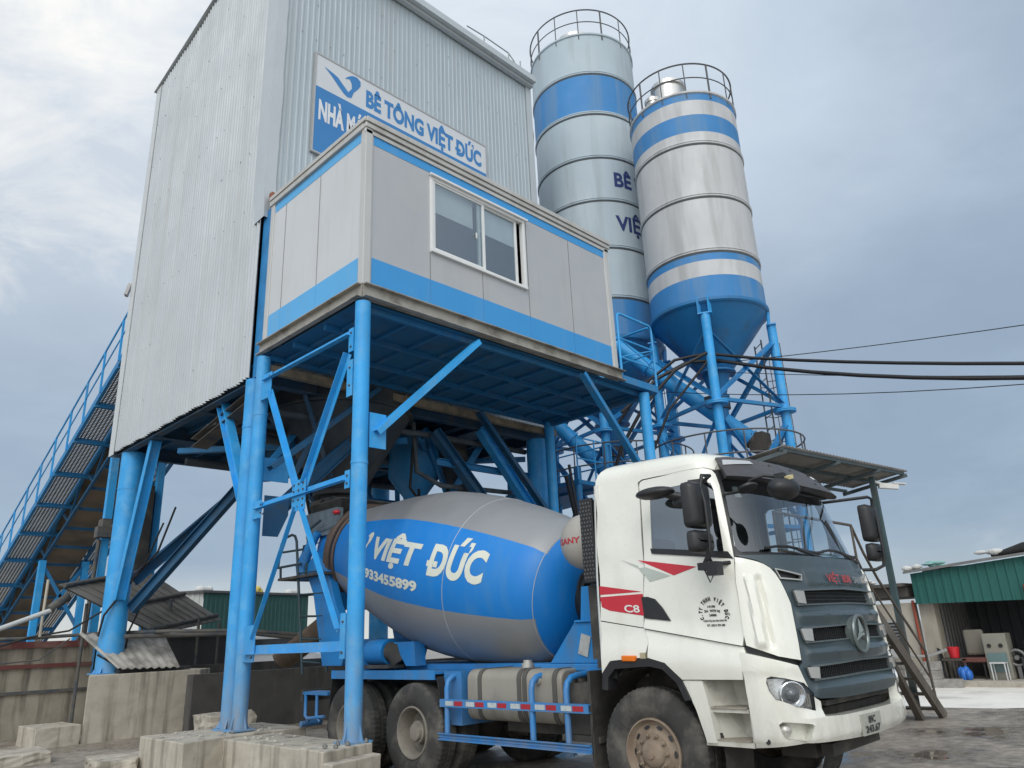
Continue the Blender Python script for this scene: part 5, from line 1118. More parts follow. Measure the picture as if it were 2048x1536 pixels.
# headlights
refl = mat('bright_reflector', (.62, .63, .64), .12, .85, .05, 14)
for P_ in (HL, HLm):
    s_ = -1 if P_ is HL else 1
    hb = patch(P_, cabP, (), .05, -.03, 0).build('headlight', mat('lamp_housing_silver', (.60, .61, .62), .3, .5, .15, 12), TR, 35)
    mb = MB(); n_ = len(P_)
    for i in range(n_):
        a, b = P_[i-1], P_[i]; mb.quad(cabP(*a, .036), cabP(*b, .036), cabP(*b, -.03), cabP(*a, -.03))
    mb.build('rim', cabblk, hb)
    ax_ = Vector((s_*.72, -.70, 0)); c = Vector(cabP(s_*1.066, 1.02, -.028))
    MB().lathe([(0, .105), (.05, .10), (.055, .092), (.02, .06), (.005, .02)], c, ax_, 28).build('reflector', refl, hb, 30)
    MB().lathe([(.0, .045), (.035, .045), (.05, .03), (.055, 0)], c, ax_, 20).build('bulb', mat('lamp_projector_glass', (.10, .11, .12), .05, .2), hb, 40)
    rb_ = MB()
    for k in range(4):
        z = 1.005+k*.036; rb_.bar(cabP(s_*1.235, z, .0), cabP(s_*1.19+0*k, z+.008, .01), .012, .02)
    for k in range(3): rb_.bar(cabP(s_*(.90+k*.025), .92, .0), cabP(s_*(.905+k*.025), 1.02-k*.0, .0), .01, .01)
    rb_.build('indicator', chrome, hb)
    patch(P_, cabP, (), .05, .026, 0).build('cover_lens', glass('clear_lamp_lens', (.97, .98, .98), alpha_mix=.0), hb, 35)
# grille panel
gl_p = [(-1.235, 2.112), (-1.16, 2.09), (-1.085, 2.068), (-1.02, 2.037), (-.965, 2.0), (-.93, 1.95), (-.90, 1.885), (-.858, 1.705), (-.90, 1.25), (-.948, 1.215), (-.915, 1.06), (-.865, 1.0), (-.79, .975), (-.5, .962)]
gp_ = gl_p+[(-a, b) for a, b in reversed(gl_p)]
S1 = [(-.70, 1.70), (-.69, 1.808), (0, 1.825), (.69, 1.808), (.70, 1.70), (0, 1.712)]
S2 = [(-.735, 1.405), (-.715, 1.505), (0, 1.52), (.715, 1.505), (.735, 1.405), (0, 1.415)]
S3 = [(-.765, 1.122), (-.745, 1.212), (0, 1.225), (.745, 1.212), (.765, 1.122), (0, 1.132)]
VT = [(-.925, 1.985), (-.64, 1.935), (-.66, 1.905), (-.90, 1.92)]
def gr_relief(a, b):
    aa = abs(a); r = 0
    for zt, zb in ((1.62, 1.535), (1.33, 1.245), (1.05, .97)):
        # bevelled steps under each slot that break outwards near the sides
        r += .03*max(0, min(1, (zt+.03-b)/.03))*max(0, min(1, (b-zb)/.07))*max(0, min(1, (.84-aa)/.05))
    r += .012*max(0, min(1, (1.99-b)/.01))*max(0, min(1, (b-1.86)/.01))*max(0, min(1, (.60-aa)/.03))
    return r+.02*max(0, min(1, (.7-aa)/.3))
gp_o = patch(gp_, cabP, [S1, S2, S3, VT, mir(VT)], .022, .022, .05, tilt=gr_relief).build('grille', gunmetal, TR, 30)
for S_ in (S1, S2, S3):
    rim = [(a+(-.105 if a < -.5 else .105 if a > .5 else 0), b+(.012 if b > (S_[0][1]+S_[1][1])/2 else -.012)) for a, b in S_]
    rim = [(max(-.83, min(.83, a)), b) for a, b in rim]
    patch(rim, cabP, [S_], .06, .052, .05).build('slot_trim', mat('dark_slot_trim', (.13, .15, .155), .4, .3), gp_o, 35)
    for k_ in (1, -1):
        e0 = [(k_*(abs(S_[0][0])+.10), S_[0][1]+.012), (k_*(abs(S_[0][0])+.115), S_[1][1]+.002), (k_*(abs(S_[1][0])+.0), S_[1][1]-.002), (k_*(abs(S_[0][0])+.0), S_[0][1]+.002)]
        patch(e0 if k_ < 0 else list(reversed(e0)), cabP, (), .03, .062, .03).build('slot_end', chrome, gp_o, 35)
    patch(S_, cabP, (), .08, -.005, 0).build('slot_mesh', mat('black_grille_backing', (.008, .008, .009), .6), gp_o, 35)
    if S_ is not S1:
        mw = MB(); z0, z1 = S_[0][1]-.003, S_[1][1]+.012; hgt = z1-z0; st = .036; a = -.73
        while a < .72:
            for sg in (1, -1):
                a0, a1 = (a, a+hgt*.9) if sg > 0 else (a+hgt*.9, a); 
                if max(a0, a1) < .74: mw.bar(cabP(a0, z0, .016+.002*sg), cabP(a1, z1, .016+.002*sg), .006)
            a += st
        mw.build('slot_mesh', mat('dark_grille_wire', (.035, .037, .04), .4, .4), gp_o)
    else:
        mw = MB()
        for k in range(3): 
            zz_ = 1.735+k*.03
            for j in range(14): mw.bar(cabP(-.69+j*.0985, zz_, .01), cabP(-.69+(j+1)*.0985, zz_, .01), .006)
        mw.build('slot_mesh', mat('dark_grille_wire', (.035, .037, .04), .4, .4), gp_o)
for V_ in (VT, mir(VT)):
    patch([(a*1.0+(-.012 if abs(a) > .8 else .015)*(1 if a < 0 else -1), b+(.012 if b > 1.93 else -.012)) for a, b in V_], cabP, [V_], .06, .045, .04).build('vent_trim', chrome, gp_o, 35)
    patch(V_, cabP, (), .06, .0, 0).build('vent', black, gp_o, 35)
bc_ = Vector(cabP(0, 1.445, .085)); eb = MB()
eb.tube([bc_+Vector((.145*math.cos(2*PI*k/40), -.012, .15*math.sin(2*PI*k/40))) for k in range(40)], .017, 8, closed=True)
eb.lathe([(-.06, .15), (.0, .15), (.0, 0)], bc_, (0, -1, .03), 40)
for k in range(3):
    an = PI/2+k*2*PI/3; d = Vector((math.cos(an), 0, math.sin(an))); t = Vector((-d.z, 0, d.x)); p = bc_+Vector((0, -.012, 0))
    eb.add([p+t*.03, p+d*.138, p-t*.03, p+Vector((0, -.03, 0))+d*.02], [(0, 1, 3), (1, 2, 3), (2, 0, 3)])
eb.build('badge', mat('grey_green_badge', (.17, .20, .20), .3, .4), TR, 40)
def gtext(s, u0, z0, cap, wd, m, off=.072):
    mb = MB(); lettering(mb, s, lambda a, b: cabP(u0+a, z0+b, off), cap, wd, bold=.02, res=.05); return mb.build('lettering', m, TR)
gtext('VIỆT 808', -.27, 1.885, .07, .48, mat('faded_red_lettering', (.42, .05, .05), .5)); gtext('SANY', .27, 1.885, .06, .22, mat('dull_chrome_lettering', (.32, .33, .33), .4, .3))
# plate
pz = [(-.29, .655), (-.29, .815), (.075, .815), (.075, .655)]
pf = lambda a, b, o: cabP(a-.03, b, .07+o)
patch(pz, pf, (), .1, .012, .015).build('license_plate', mat('worn_plate', (.42, .43, .38), .5, .1, .1, 5), TR)
for s_, u0, z0, wd in (('89C', -.18, .742, .13), ('243.67', -.25, .672, .28)):
    lt = MB(); lettering(lt, s_, lambda a, b: cabP(u0+a-.03, z0+b, .086), .055, wd, bold=.035); lt.build('plate_lettering', mat('dark_plate_ink', (.04, .04, .045), .5), TR)
lo = MB(); lo.bar((6.4, 3.05, .93), (7.75, 3.05, .93), .3, .04); lo.bar((6.3, 3.1, .78), (7.85, 3.1, .78), .2, .2); lo.bar((6.5, 3.0, .57), (7.35, 2.95, .60), .1, .09); lo.box(6.5, 7.6, 3.1, 3.4, .5, .62)
lo.build('tow_beam', undr, TR)
# windscreen, side glass
wsg = patch(WS_, cabP, (), .08, -.012, .006).build('windscreen', glass('windscreen_glass', (.64, .71, .74), alpha_mix=.09), TR, 35)
for s_, d_ in ((0, doors[0]), (1, doors[1])):
    P_ = DW if s_ == 0 else mir(DW)
    patch(P_, cabP, (), .1, -.012, .005).build('window', glass('door_glass', (.34, .37, .38), alpha_mix=.22) if s_ == 0 else glass('clear_door_glass', (.9, .93, .93), alpha_mix=.0), d_, 35)
    P2 = [(-1.345, 2.10), (-1.335, 2.145), (-2.02, 2.24), (-2.04, 2.20)]; P2 = P2 if s_ == 0 else mir(P2)
    P2 = [(-1.26, 2.09), (-1.285, 2.155), (-2.03, 2.262), (-2.035, 2.215)] if s_ == 0 else mir([(-1.26, 2.09), (-1.285, 2.155), (-2.03, 2.262), (-2.035, 2.215)])
    patch(P2, cabP, (), .1, .012, .02).build('window_seal', cabblk, d_, 35)
    HD = [(-2.262, 1.838), (-2.20, 1.836), (-2.125, 1.812), (-2.06, 1.73), (-2.0, 1.617), (-2.27, 1.652)]; HD = HD if s_ == 0 else mir(HD)
    patch(HD, cabP, (), .05, .020, .02).build('handle', cabblk, d_, 35)
# roof: shrinking outlines
rg = []
def ring(z, ins, n=84):
    out = []; U = abs(uy(REAR, 2.95))
    for i in range(n+1):
        u = -U+2*U*i/n; x, y, _ = cabP(u, 2.95, .0); sx = x-CX; k = max(0, abs(sx)-ins)
        sx = k*(1 if sx > 0 else -1)
        yy = y
        if y < 4.0: yy = min(4.0, y+ins*1.15*(4.0-y)/1.1)
        yy = min(yy, REAR-ins*1.1)
        zz_ = z-.10*max(0, (4.0-yy)/.9)**2*min(1, ins/.1+.15)+.03*(yy-4)/.8
        out.append((CX+sx, yy, zz_))
    return out
for z, ins in ((2.925, .0), (2.97, .002), (3.02, .016), (3.07, .045), (3.105, .085), (3.13, .14), (3.15, .25), (3.162, .45), (3.168, .8), (3.17, 1.08)): rg.append(ring(z, ins))
rm = MB(); n_ = len(rg[0])
for r_ in rg: rm.v += r_
for i in range(len(rg)-1):
    for k in range(n_): rm.f.append((i*n_+k, i*n_+(k+1) % n_, (i+1)*n_+(k+1) % n_, (i+1)*n_+k)); rm.m.append(0)
rm.f.append(tuple((len(rg)-1)*n_+k for k in range(n_))); rm.m.append(0)
rm.build('roof', white, TR, 50)
MB().box(CX-1.14, CX+1.14, REAR-.045, REAR-.005, 1.12, 2.96).build('rear_wall', white, TR)
# rear rounded corners of the cab
for s_ in (-1, 1):
    mb = MB(); 
    for i in range(9):
        z = 1.18+(2.96-1.18)*i/8
        x = ip(WZ, z)
        for q in range(5): an = PI/2*q/4; mb.v.append((CX+s_*(x-.06+.06*math.cos(an)), REAR-.0+.055*math.sin(an)-.0, z))
    mb.f = [(i*5+q, i*5+q+1, i*5+6+q, i*5+5+q) for i in range(8) for q in range(4)]; mb.m = [0]*len(mb.f); mb.build('rear_corner', white, TR, 60)
# visor
VS = [(-1.07, 2.805), (-1.05, 3.015), (-.9, 3.03), (0, 3.05), (.9, 3.03), (1.05, 3.015), (1.07, 2.805), (.9, 2.80), (0, 2.79), (-.9, 2.80)]
vis = patch(VS, cabP, (), .05, .03, .035, tilt=lambda a, b: .12*max(0, min(1, (3.04-b)/.23))*max(0, min(1, (1.5-abs(a))/.4))).build('sun_visor', visor_m, TR, 40)
LD = [(-1.04, 2.925), (-1.01, 2.985), (-.66, 3.0), (-.645, 2.965)]
for L_ in (LD, mir(LD)): patch(L_, lambda a, b, o: cabP(a, b, o+.034+.12*max(0, min(1, (3.04-b)/.23))*max(0, min(1, (1.5-abs(a))/.4))), (), .05, .006, .01).build('marker_strip', mat('clear_marker_strip', (.6, .61, .6), .25, .3), vis)
for a_, b_ in ((-.35, 2.98), (.1, 2.985), (.5, 2.975), (.85, 2.95), (-.25, 2.86), (.35, 2.86), (.75, 2.86)): MB().lathe([(0, .018), (.004, .018), (.004, 0)], Vector(cabP(a_, b_, .03+.12*max(0, min(1, (3.04-b_)/.23)))), (0, -1, .4), 10).build('visor_stud', black, vis)
MB().bar(cabP(-.75, 2.79, .02), cabP(.95, 2.79, .02), .05, .02).build('visor_bracket', cabblk, TR)
# wipers
wp = MB()
for u0, u1 in ((-.95, -.05), (-.05, .85)): wp.tube([cabP(u0+(u1-u0)*k/6, 2.17+.02*math.sin(k), .03) for k in range(7)], .013, 6); wp.tube([cabP(u1-.05, 2.10, .03), cabP(u0+.45*(u1-u0), 2.17, .04)], .014, 6)
wp.build('wiper', cabblk, TR, 50)
# inside the cab
inn = mat('dark_cab_interior', (.035, .04, .045), .8, 0, .15); seatm = mat('grey_seat_cover', (.10, .11, .12), .9, 0, .2)
ci = MB(); ci.box(5.98, 8.16, 3.55, 4.72, 1.62, 1.68); ci.build('cab_floor', inn, TR)
ds_ = patch([(-1.15, 1.75), (-1.15, 2.12), (1.15, 2.12), (1.15, 1.75)], lambda a, b, o: cabP(a, b, -.07+o), (), .12, 0, .45).build('dashboard', inn, TR, 40)
patch([(-.9, 0), (-.9, .38), (.9, .38), (.9, 0)], lambda a, b, o: tuple(Vector(cabP(a, 2.10, -.06-b))), (), .12, 0, 0).build('dashboard', mat('dash_top', (.06, .065, .07), .6), TR, 40)
for x in (6.5, 7.65):
    st_ = MB(); st_.box(x-.26, x+.26, 3.95, 4.4, 1.75, 2.02); st_.box(x-.24, x+.24, 4.36, 4.5, 2.0, 2.42); st_.build('seat', seatm, TR, bevel=.05)
swl = MB(); c = Vector((7.65, 3.55, 2.12)); u_ = Vector((0, .86, .5)); 
swl.tube([c+Vector((1, 0, 0))*.2*math.cos(2*PI*k/28)+u_*.2*math.sin(2*PI*k/28) for k in range(28)], .016, 8, closed=True); swl.bar(c-Vector((.18, 0, 0)), c+Vector((.18, 0, 0)), .05, .03); swl.bar(c, c+Vector((0, -.2, -.3)), .07)
swl.build('steering_wheel', cabblk, TR, 40)
cl_ = MB(); rs = random.Random(2)
for k in range(5): cl_.sphere(cabP(.35+.11*k, 2.13, -.13-.03*(k % 2)), .09, .07, .045, 10, 6)
cl_.build('dash_cloth', mat('pale_blue_cloth', (.32, .48, .56), .9, 0, .3, 12), TR, 60)
MB().box(5.98, 6.0, 4.25, 4.72, 1.7, 2.86).box(8.14, 8.16, 4.25, 4.72, 1.7, 2.86).box(6.0, 8.14, 3.5, 4.7, 2.90, 2.92).box(6.0, 8.14, 4.70, 4.74, 1.7, 2.9).build('cab_lining', mat('cab_lining_grey', (.16, .17, .175), .85), TR)
MB().bar(cabP(-.98, 2.64, -.05), cabP(-.98, 2.74, -.05), .06, .02).build('permit_card', mat('white_card', (.5, .5, .48), .8), TR)
# decals on the cab side
redm = mat('red_decal', (.52, .015, .03), .35, 0, .06, 3, coat=.4); greym = mat('grey_green_decal', (.44, .48, .44), .4)
for poly, m in (([(-2.263+.048, 2.172), (-1.62, 2.055), (-1.868, 2.0)], redm), ([(-2.15, 2.10), (-1.90, 2.0), (-2.137, 1.964), (-2.225, 2.095)], greym), ([(-2.41, 2.195), (-2.232, 2.12), (-2.228, 2.085)], greym)):
    pf_ = (lambda a, b, o: cabP(a, b, o+.006+door_relief(a, b))) if poly[0][0] > -2.24 else (lambda a, b, o: cabP(a, b, o+dent(a, b)))
    for k in (0, 1):
        P_ = poly if k == 0 else mir(poly); pq = pf_ if k == 0 else (lambda a, b, o, pf_=pf_: cabP(a, b, o+.006+door_relief(-abs(a), b)))
        patch(P_, pq, (), .06, .003, 0).build('decal', m, TR)
R2 = [(uy(REAR-.012, 1.975), 1.972), (uy(4.22, 1.885), 1.885), (uy(REAR-.012, 1.89), 1.888)]
R3 = [(uy(REAR-.012, 1.868), 1.868), (uy(4.215, 1.866), 1.866), (uy(4.215, 1.67), 1.672), (uy(REAR-.12, 1.745), 1.738), (uy(REAR-.03, 1.77), 1.775)]
for P_ in (R2, R3, mir(R2), mir(R3)): patch(P_, cabP, (), .06, .003, 0).build('decal', redm, TR)
u8 = uy(4.43, 1.72); lt = MB(); lettering(lt, 'C8', lambda a, b: cabP(u8+a, 1.715+b-.07*a, .007), .065, .17, bold=.02, res=.06); lt.build('lettering', mat('white_decal', (.7, .7, .68), .4), TR)
ink = mat('black_decal_ink', (.015, .015, .017), .5); lt = MB(); uc, zc_ = -1.565, 1.655
fd = lambda a, b: cabP(a, b, .0105+door_relief(a, b))
s_ = 'C.TY TNHH VIỆT ĐỨC'; 
for k, ch in enumerate(s_):
    if ch == ' ': continue
    an = R(196-212*k/(len(s_)-1)); r_ = .105; vs, fs = text2d(ch, .036, None, bold=.07, xs=.62)
    wx = max(v[0] for v in vs); d = (math.cos(an), math.sin(an)); t = (d[1], -d[0])
    lt.add([fd(uc+d[0]*(r_+b)+t[0]*(a-wx/2), zc_+d[1]*(r_+b)+t[1]*(a-wx/2)) for a, b in vs], fs)
for (s_, u0, z0, cap, wd) in (('14100', -.045, .05, .02, .075), ('2N  9770 kg', -.085, .015, .02, .15), ('24000', -.045, -.02, .02, .07), ('PHÙNG TRẠI, SAO LÂM, HƯNG YÊN', -.11, -.062, .015, .22), ('ĐT. 03213 994 283', -.085, -.1, .018, .17)): lettering(lt, s_, lambda a, b: fd(uc+u0+a, z0+b+zc_-.012*a), cap, wd, bold=.04)
lt.build('lettering', ink, TR)
# side lamp, arch, step
MB().bar(cabP(-2.57, 1.315, .045), cabP(-2.42, 1.312, .045), .045, .05).build('side_lamp', mat('amber_lens', (.75, .17, .01), .25), TR, bevel=.01)
MB().bar(cabP(-2.38, 1.335, .02), cabP(-2.32, 1.335, .02), .03, .05).build('bracket', mat('tan_bracket', (.4, .36, .24), .6), TR)
ao = [(-2.86, 1.05), (-2.83, 1.19), (-2.725, 1.288), (-2.29, 1.312), (-2.13, 1.277), (-1.99, 1.137), (-1.93, .98)]
ai = [(-1.985, .97), (-2.04, 1.115), (-2.16, 1.22), (-2.29, 1.245), (-2.68, 1.225), (-2.77, 1.15), (-2.795, 1.04)]
both('wheel_arch', ao+ai, cabblk, .045, .14)
fs_p = [(-1.995, 1.13), (-1.80, 1.13), (-1.74, .655), (-1.83, .655), (-1.90, .9)]
both('fender_strip', fs_p, white, .02, .12)
for s_ in (-1, 1):
    x = CX+s_*1.2; sp = MB(); xi = CX+s_*.98
    sp.box(xi, xi-.02*s_, 3.3, 3.72, .64, 1.14); sp.box(xi, x-.01*s_, 3.31, 3.7, .885, .915); sp.box(xi, x, 3.29, 3.72, .635, .672); sp.box(xi, x-.02*s_, 3.29, 3.31, .67, 1.13)
    sp.add([(xi, 3.45, .67), (x-.015*s_, 3.72, .67), (x-.015*s_, 3.72, 1.13), (xi, 3.55, 1.13)], [(0, 1, 2, 3)])
    so_ = sp.build('cab_step', mat('worn_white_step', (.52, .51, .45), .6, 0, .08, 3, (.25, .22, .17), .6, (4, 4, 4), (.5, .7)), TR)
    for z in (.916, .673): MB().box(xi, x+.004*s_, 3.32, 3.69, z, z+.012).build('tread', mat('rubbed_step_tread', (.30, .27, .22), .8, 0, .2, 10), so_)
    MB().box(CX+s_*.72, CX+s_*1.14, 4.97, 5.0, .28, 1.2).build('mudflap', mat('muddy_flap', (.045, .043, .04), .85, 0, .2, 3, (.16, .14, .11), .5, (3, 3, 2)), TR)
    iw = MB(); iw.lathe([(0, .70), (.45, .70)], (CX+s_*.7, 4.29, .53), (s_, 0, 0), 40); iw.build('inner_arch', undr, TR, 60)
# mirrors
def house(mb, x, y0, y1, z0, z1, t=.1, tp=.03):
    xs = (x-t/2, x+t/2)
    for a, ins in ((x-t/2, tp), (x-t/6, 0), (x+t/2, 0)):
        P_ = []
        r = .05
        for (cy, cz_, a0) in ((y1-r, z1-r, 0), (y0+r, z1-r, 90), (y0+r, z0+r, 180), (y1-r, z0+r, 270)):
            for k in range(4): an = R(a0+30*k); P_.append((a, cy+(r)*math.cos(an)-(math.copysign(ins, cy-(y0+y1)/2)), cz_+r*math.sin(an)-math.copysign(ins, cz_-(z0+z1)/2)))
        mb.v += P_
    b = len(mb.v)-48; n = 16
    for i in range(2):
        for k in range(n): mb.f.append((b+i*n+k, b+i*n+(k+1) % n, b+(i+1)*n+(k+1) % n, b+(i+1)*n+k)); mb.m.append(0)
    mb.f.append(tuple(b+k for k in range(n))); mb.f.append(tuple(b+2*n+n-1-k for k in range(n))); mb.m += [0, 0]; return mb
for s_ in (-1, 1):
    xm = CX+s_*1.42; mo = MB()
    # housings face backwards, so their shells are seen from the front
    def hs(y, z0, z1, w_, t=.12):
        mb = MB(); x0, x1 = xm-w_/2, xm+w_/2; zc_ = (z0+z1)/2
        for (yy, ins) in ((y-t*.62, .055), (y-t*.5, .02), (y-t*.2, .0), (y+t*.38, .004), (y+t*.4, .02)):
            r = .045
            for (cx_, cz_, a0) in ((x1-r, z1-r, 0), (x0+r, z1-r, 90), (x0+r, z0+r, 180), (x1-r, z0+r, 270)):
                for k in range(4): an = R(a0+30*k); mb.v.append((cx_+r*math.cos(an)-math.copysign(ins, cx_-xm), yy, cz_+r*math.sin(an)-math.copysign(ins, cz_-zc_)))
        for i in range(4):
            for k in range(16): mb.f.append((i*16+k, i*16+(k+1) % 16, (i+1)*16+(k+1) % 16, (i+1)*16+k)); mb.m.append(0)
        mb.f.append(tuple(range(16))); mb.f.append(tuple(64+k for k in range(16))); mb.m += [0, 0]
        return mb
    yb = 3.42 if s_ < 0 else 3.05
    mr_ = hs(yb, 2.345, 2.735, .31).build('mirror', cabblk, TR, 50)
    hs(yb, 2.14, 2.325, .30, .1).build('mirror', cabblk, TR, 50)
    MB().box(xm-.10, xm+.10, yb+.049, yb+.053, 2.37, 2.71).build('mirror_glass', mat('mirror_silver', (.7, .72, .74), .03, 1.0), mr_)
    ar = MB(); ya_ = 3.42
    ar.tube([cabP(s_*1.28, 2.79, .0), (CX+s_*1.28, yb-.08, 2.80), (xm-.02*s_, yb-.075, 2.79), (xm, yb-.06, 2.70), (xm, yb-.085, 2.55), (xm, yb-.085, 2.2), (xm-.0*s_, yb-.06, 2.09), (CX+s_*1.30, yb-.02, 2.05), cabP(s_*1.30, 2.06, .0)], .017, 8)
    ar.bar(cabP(s_*1.23, 2.80, .0), cabP(s_*1.40, 2.80, .02), .05, .04)
    ar.build('mirror_arm', cabblk, TR, 50)
bm2 = MB(); bm2.sphere((5.70, 3.86, 2.72), .12, .20, .055, 20, 10); bm2.tube([(5.72, 3.75, 2.70), (5.82, 3.6, 2.64), (5.9, 3.5, 2.66)], .04, 10); bm2.sphere((5.80, 3.62, 2.62), .06, .13, .06, 14, 8); bm2.build('kerb_mirror', cabblk, TR, 50)
dm = MB(); dm.sphere((5.96, 2.77, 2.61), .17, .12, .095, 24, 14); dm.build('front_mirror', cabblk, TR, 50)
dm = MB(); dm.lathe([(0, .0), (.01, .085), (.03, .085), (.045, .03), (.05, 0)], (5.80, 3.0, 2.62), (.1, .3, .95), 20); dm.build('front_mirror', cabblk, TR, 40)
dm = MB(); dm.tube([cabP(-1.13, 2.66, .0), (5.85, 3.05, 2.63), (5.82, 2.98, 2.70), (5.86, 2.88, 2.73), (5.93, 2.8, 2.71)], .014, 8); dm.box(5.88, 5.94, 2.72, 2.80, 2.69, 2.73); dm.build('mirror_arm', cabblk, TR, 50)
MB().bar((5.90, 2.70, 2.68), (5.97, 2.70, 2.70), .05, .03).build('mirror_tag', mat('yellow_tag', (.6, .52, .28), .6), TR)
sc_ = MB(); sc_.box(5.60, 5.70, 3.27, 3.37, 1.95, 2.06); sc_.tube([(5.65, 3.34, 2.15), (5.65, 3.40, 2.06), (5.66, 3.42, 2.0)], .02, 8); sc_.box(5.62, 5.68, 3.38, 3.46, 2.0, 2.06); sc_.tube([(5.66, 3.42, 2.0), (5.66, 3.38, 1.90), (5.66, 3.34, 1.96)], .006, 6); sc_.build('side_camera', cabblk, TR, 50)

# wheels
tyre_m = mat('dusty_tyre_rubber', (.04, .039, .037), .85, 0, .12, 8, (.15, .14, .122), .8, (3, 3, 3), (.48, .66), .2, 50)
rim_f = mat('mud_brown_rim', (.23, .175, .13), .7, .1, .15, 6, (.33, .28, .21), .6, (8, 8, 8), (.45, .65), .1, 60)
rim_r = mat('dusty_grey_rim', (.24, .22, .185), .75, .1, .15, 6, (.12, .11, .1), .5, (8, 8, 8))
def wheel(xf, y, s_, front):
    """xf: outer face, s_: -1 faces the camera side"""
    r0 = .54; wd = .30; o = Vector((xf-s_*wd, y, .53)); ax_ = (s_, 0, 0)
    wh = bpy.data.objects.new('wheel', None); COL.objects.link(wh); wh.parent = TR; wh.location = Vector((xf, y, .53))-wloc(TR)
    n = 240; prof = [(0, .29, 0), (0, .40, 0), (.012, .49, 0), (.03, .522, 1), (.055, .54, 1), (.13, .54, 1), (.135, .53, 0), (.165, .53, 0), (.17, .54, 1), (.245, .54, 1), (.27, .522, 1), (.288, .49, 0), (.298, .44, 0), (.30, .40, 0), (.297, .35, 0), (.285, .315, 0), (.27, .288, 0)]
    tm = MB(); d, a, b = frame_of(ax_)
    for (t, r, lug) in prof:
        for k in range(n):
            an = 2*PI*k/n; kk = (k+(2 if t > .15 else 0)) % 4
            rr = r-(.006 if lug and kk >= 2 else 0); tm.v.append(tuple(o+d*t+(a*math.cos(an)+b*math.sin(an))*rr))
    for i in range(len(prof)-1):
        for k in range(n): tm.f.append((i*n+k, i*n+(k+1) % n, (i+1)*n+(k+1) % n, (i+1)*n+k)); tm.m.append(0)
    tm.build('tyre', tyre_m, wh, 30)
    rm_ = MB()
    if front:
        rm_.lathe([(.0, .285), (.272, .288), (.285, .284), (.287, .272), (.26, .262), (.235, .245), (.228, .225), (.25, .175), (.262, .165), (.262, .12), (.285, .115), (.30, .10), (.315, .075), (.318, .045), (.33, .04), (.333, 0)], o, ax_, 48)
    else:
        rm_.lathe([(.0, .285), (.272, .288), (.285, .284), (.287, .272), (.27, .262), (.18, .252), (.09, .235), (.07, .2), (.06, .165), (.07, .13), (.16, .125), (.20, .12), (.205, .10), (.24, .09), (.245, .0)], o, ax_, 48)
    ho = rm_; nt_ = rm_
    for k in range(10):
        an = 2*PI*k/10; dd = a*math.cos(an)+b*math.sin(an); tt = d.cross(dd)
        if front:
            c = o+d*.2385+dd*.212; pts = [c+tt*.030*math.cos(q*PI/6)+(dd+d*-.35).normalized()*.015*math.sin(q*PI/6) for q in range(12)]
            ho.add([p+d*.006 for p in pts], [tuple(range(12))], 1)
        c = o+d*(.255 if front else .062)+dd*(.145 if front else .15); nt_.lathe([(0, .017), (.03, .016), (.034, .009), (.055, .009), (.055, 0)], c, ax_, 8)
    rm_.build('rim', [rim_f if front else rim_r, black], wh, 35)
    return wh
for s_ in (-1, 1):
    wheel(CX+s_*1.19, 4.29, s_, True)
    for y in (7.70, 9.02):
        wheel(CX+s_*1.20, y, s_, False)
        wheel(CX+s_*.86, y, s_, False)
ax_m = MB()
for y in (4.29, 7.70, 9.02): ax_m.tube([(CX-1.0, y, .53), (CX+1.0, y, .53)], .075, 10); ax_m.sphere((CX, y, .53), .24, .22, .22, 14, 8)
ax_m.tube([(CX, 4.6, .7), (CX, 7.5, .6)], .06, 10); ax_m.build('axle', undr, TR, 50)
# chassis
chs = MB()
for s_ in (-1, 1): chs.channel((CX+s_*.4, 3.1, .98), (CX+s_*.4, 10.2, .98), .28, -.08*s_, .014)
for y in (3.4, 5, 6.2, 7.1, 8.4, 9.6): chs.box(CX-.4, CX+.4, y-.05, y+.05, .88, 1.08)
chs.box(6.5, 7.6, 3.2, 4.7, .62, 1.55); chs.box(6.4, 7.7, 5.2, 6.6, .55, .9)
for k in range(5): chs.box(CX-.62, CX-.52, 3.75+.01*k, 4.85-.01*k, .78+.025*k, .80+.025*k)
chs.box(5.98, 6.5, 3.75, 4.9, 1.22, 1.3); chs.box(7.6, 8.16, 3.75, 4.9, 1.22, 1.3)
chs.build('chassis', undr, TR)
sf = MB()
for s_ in (-1, 1): sf.box(CX+s_*.36, CX+s_*.5, 5.05, 10.1, 1.125, 1.25)
sf.build('subframe', tblue, TR)
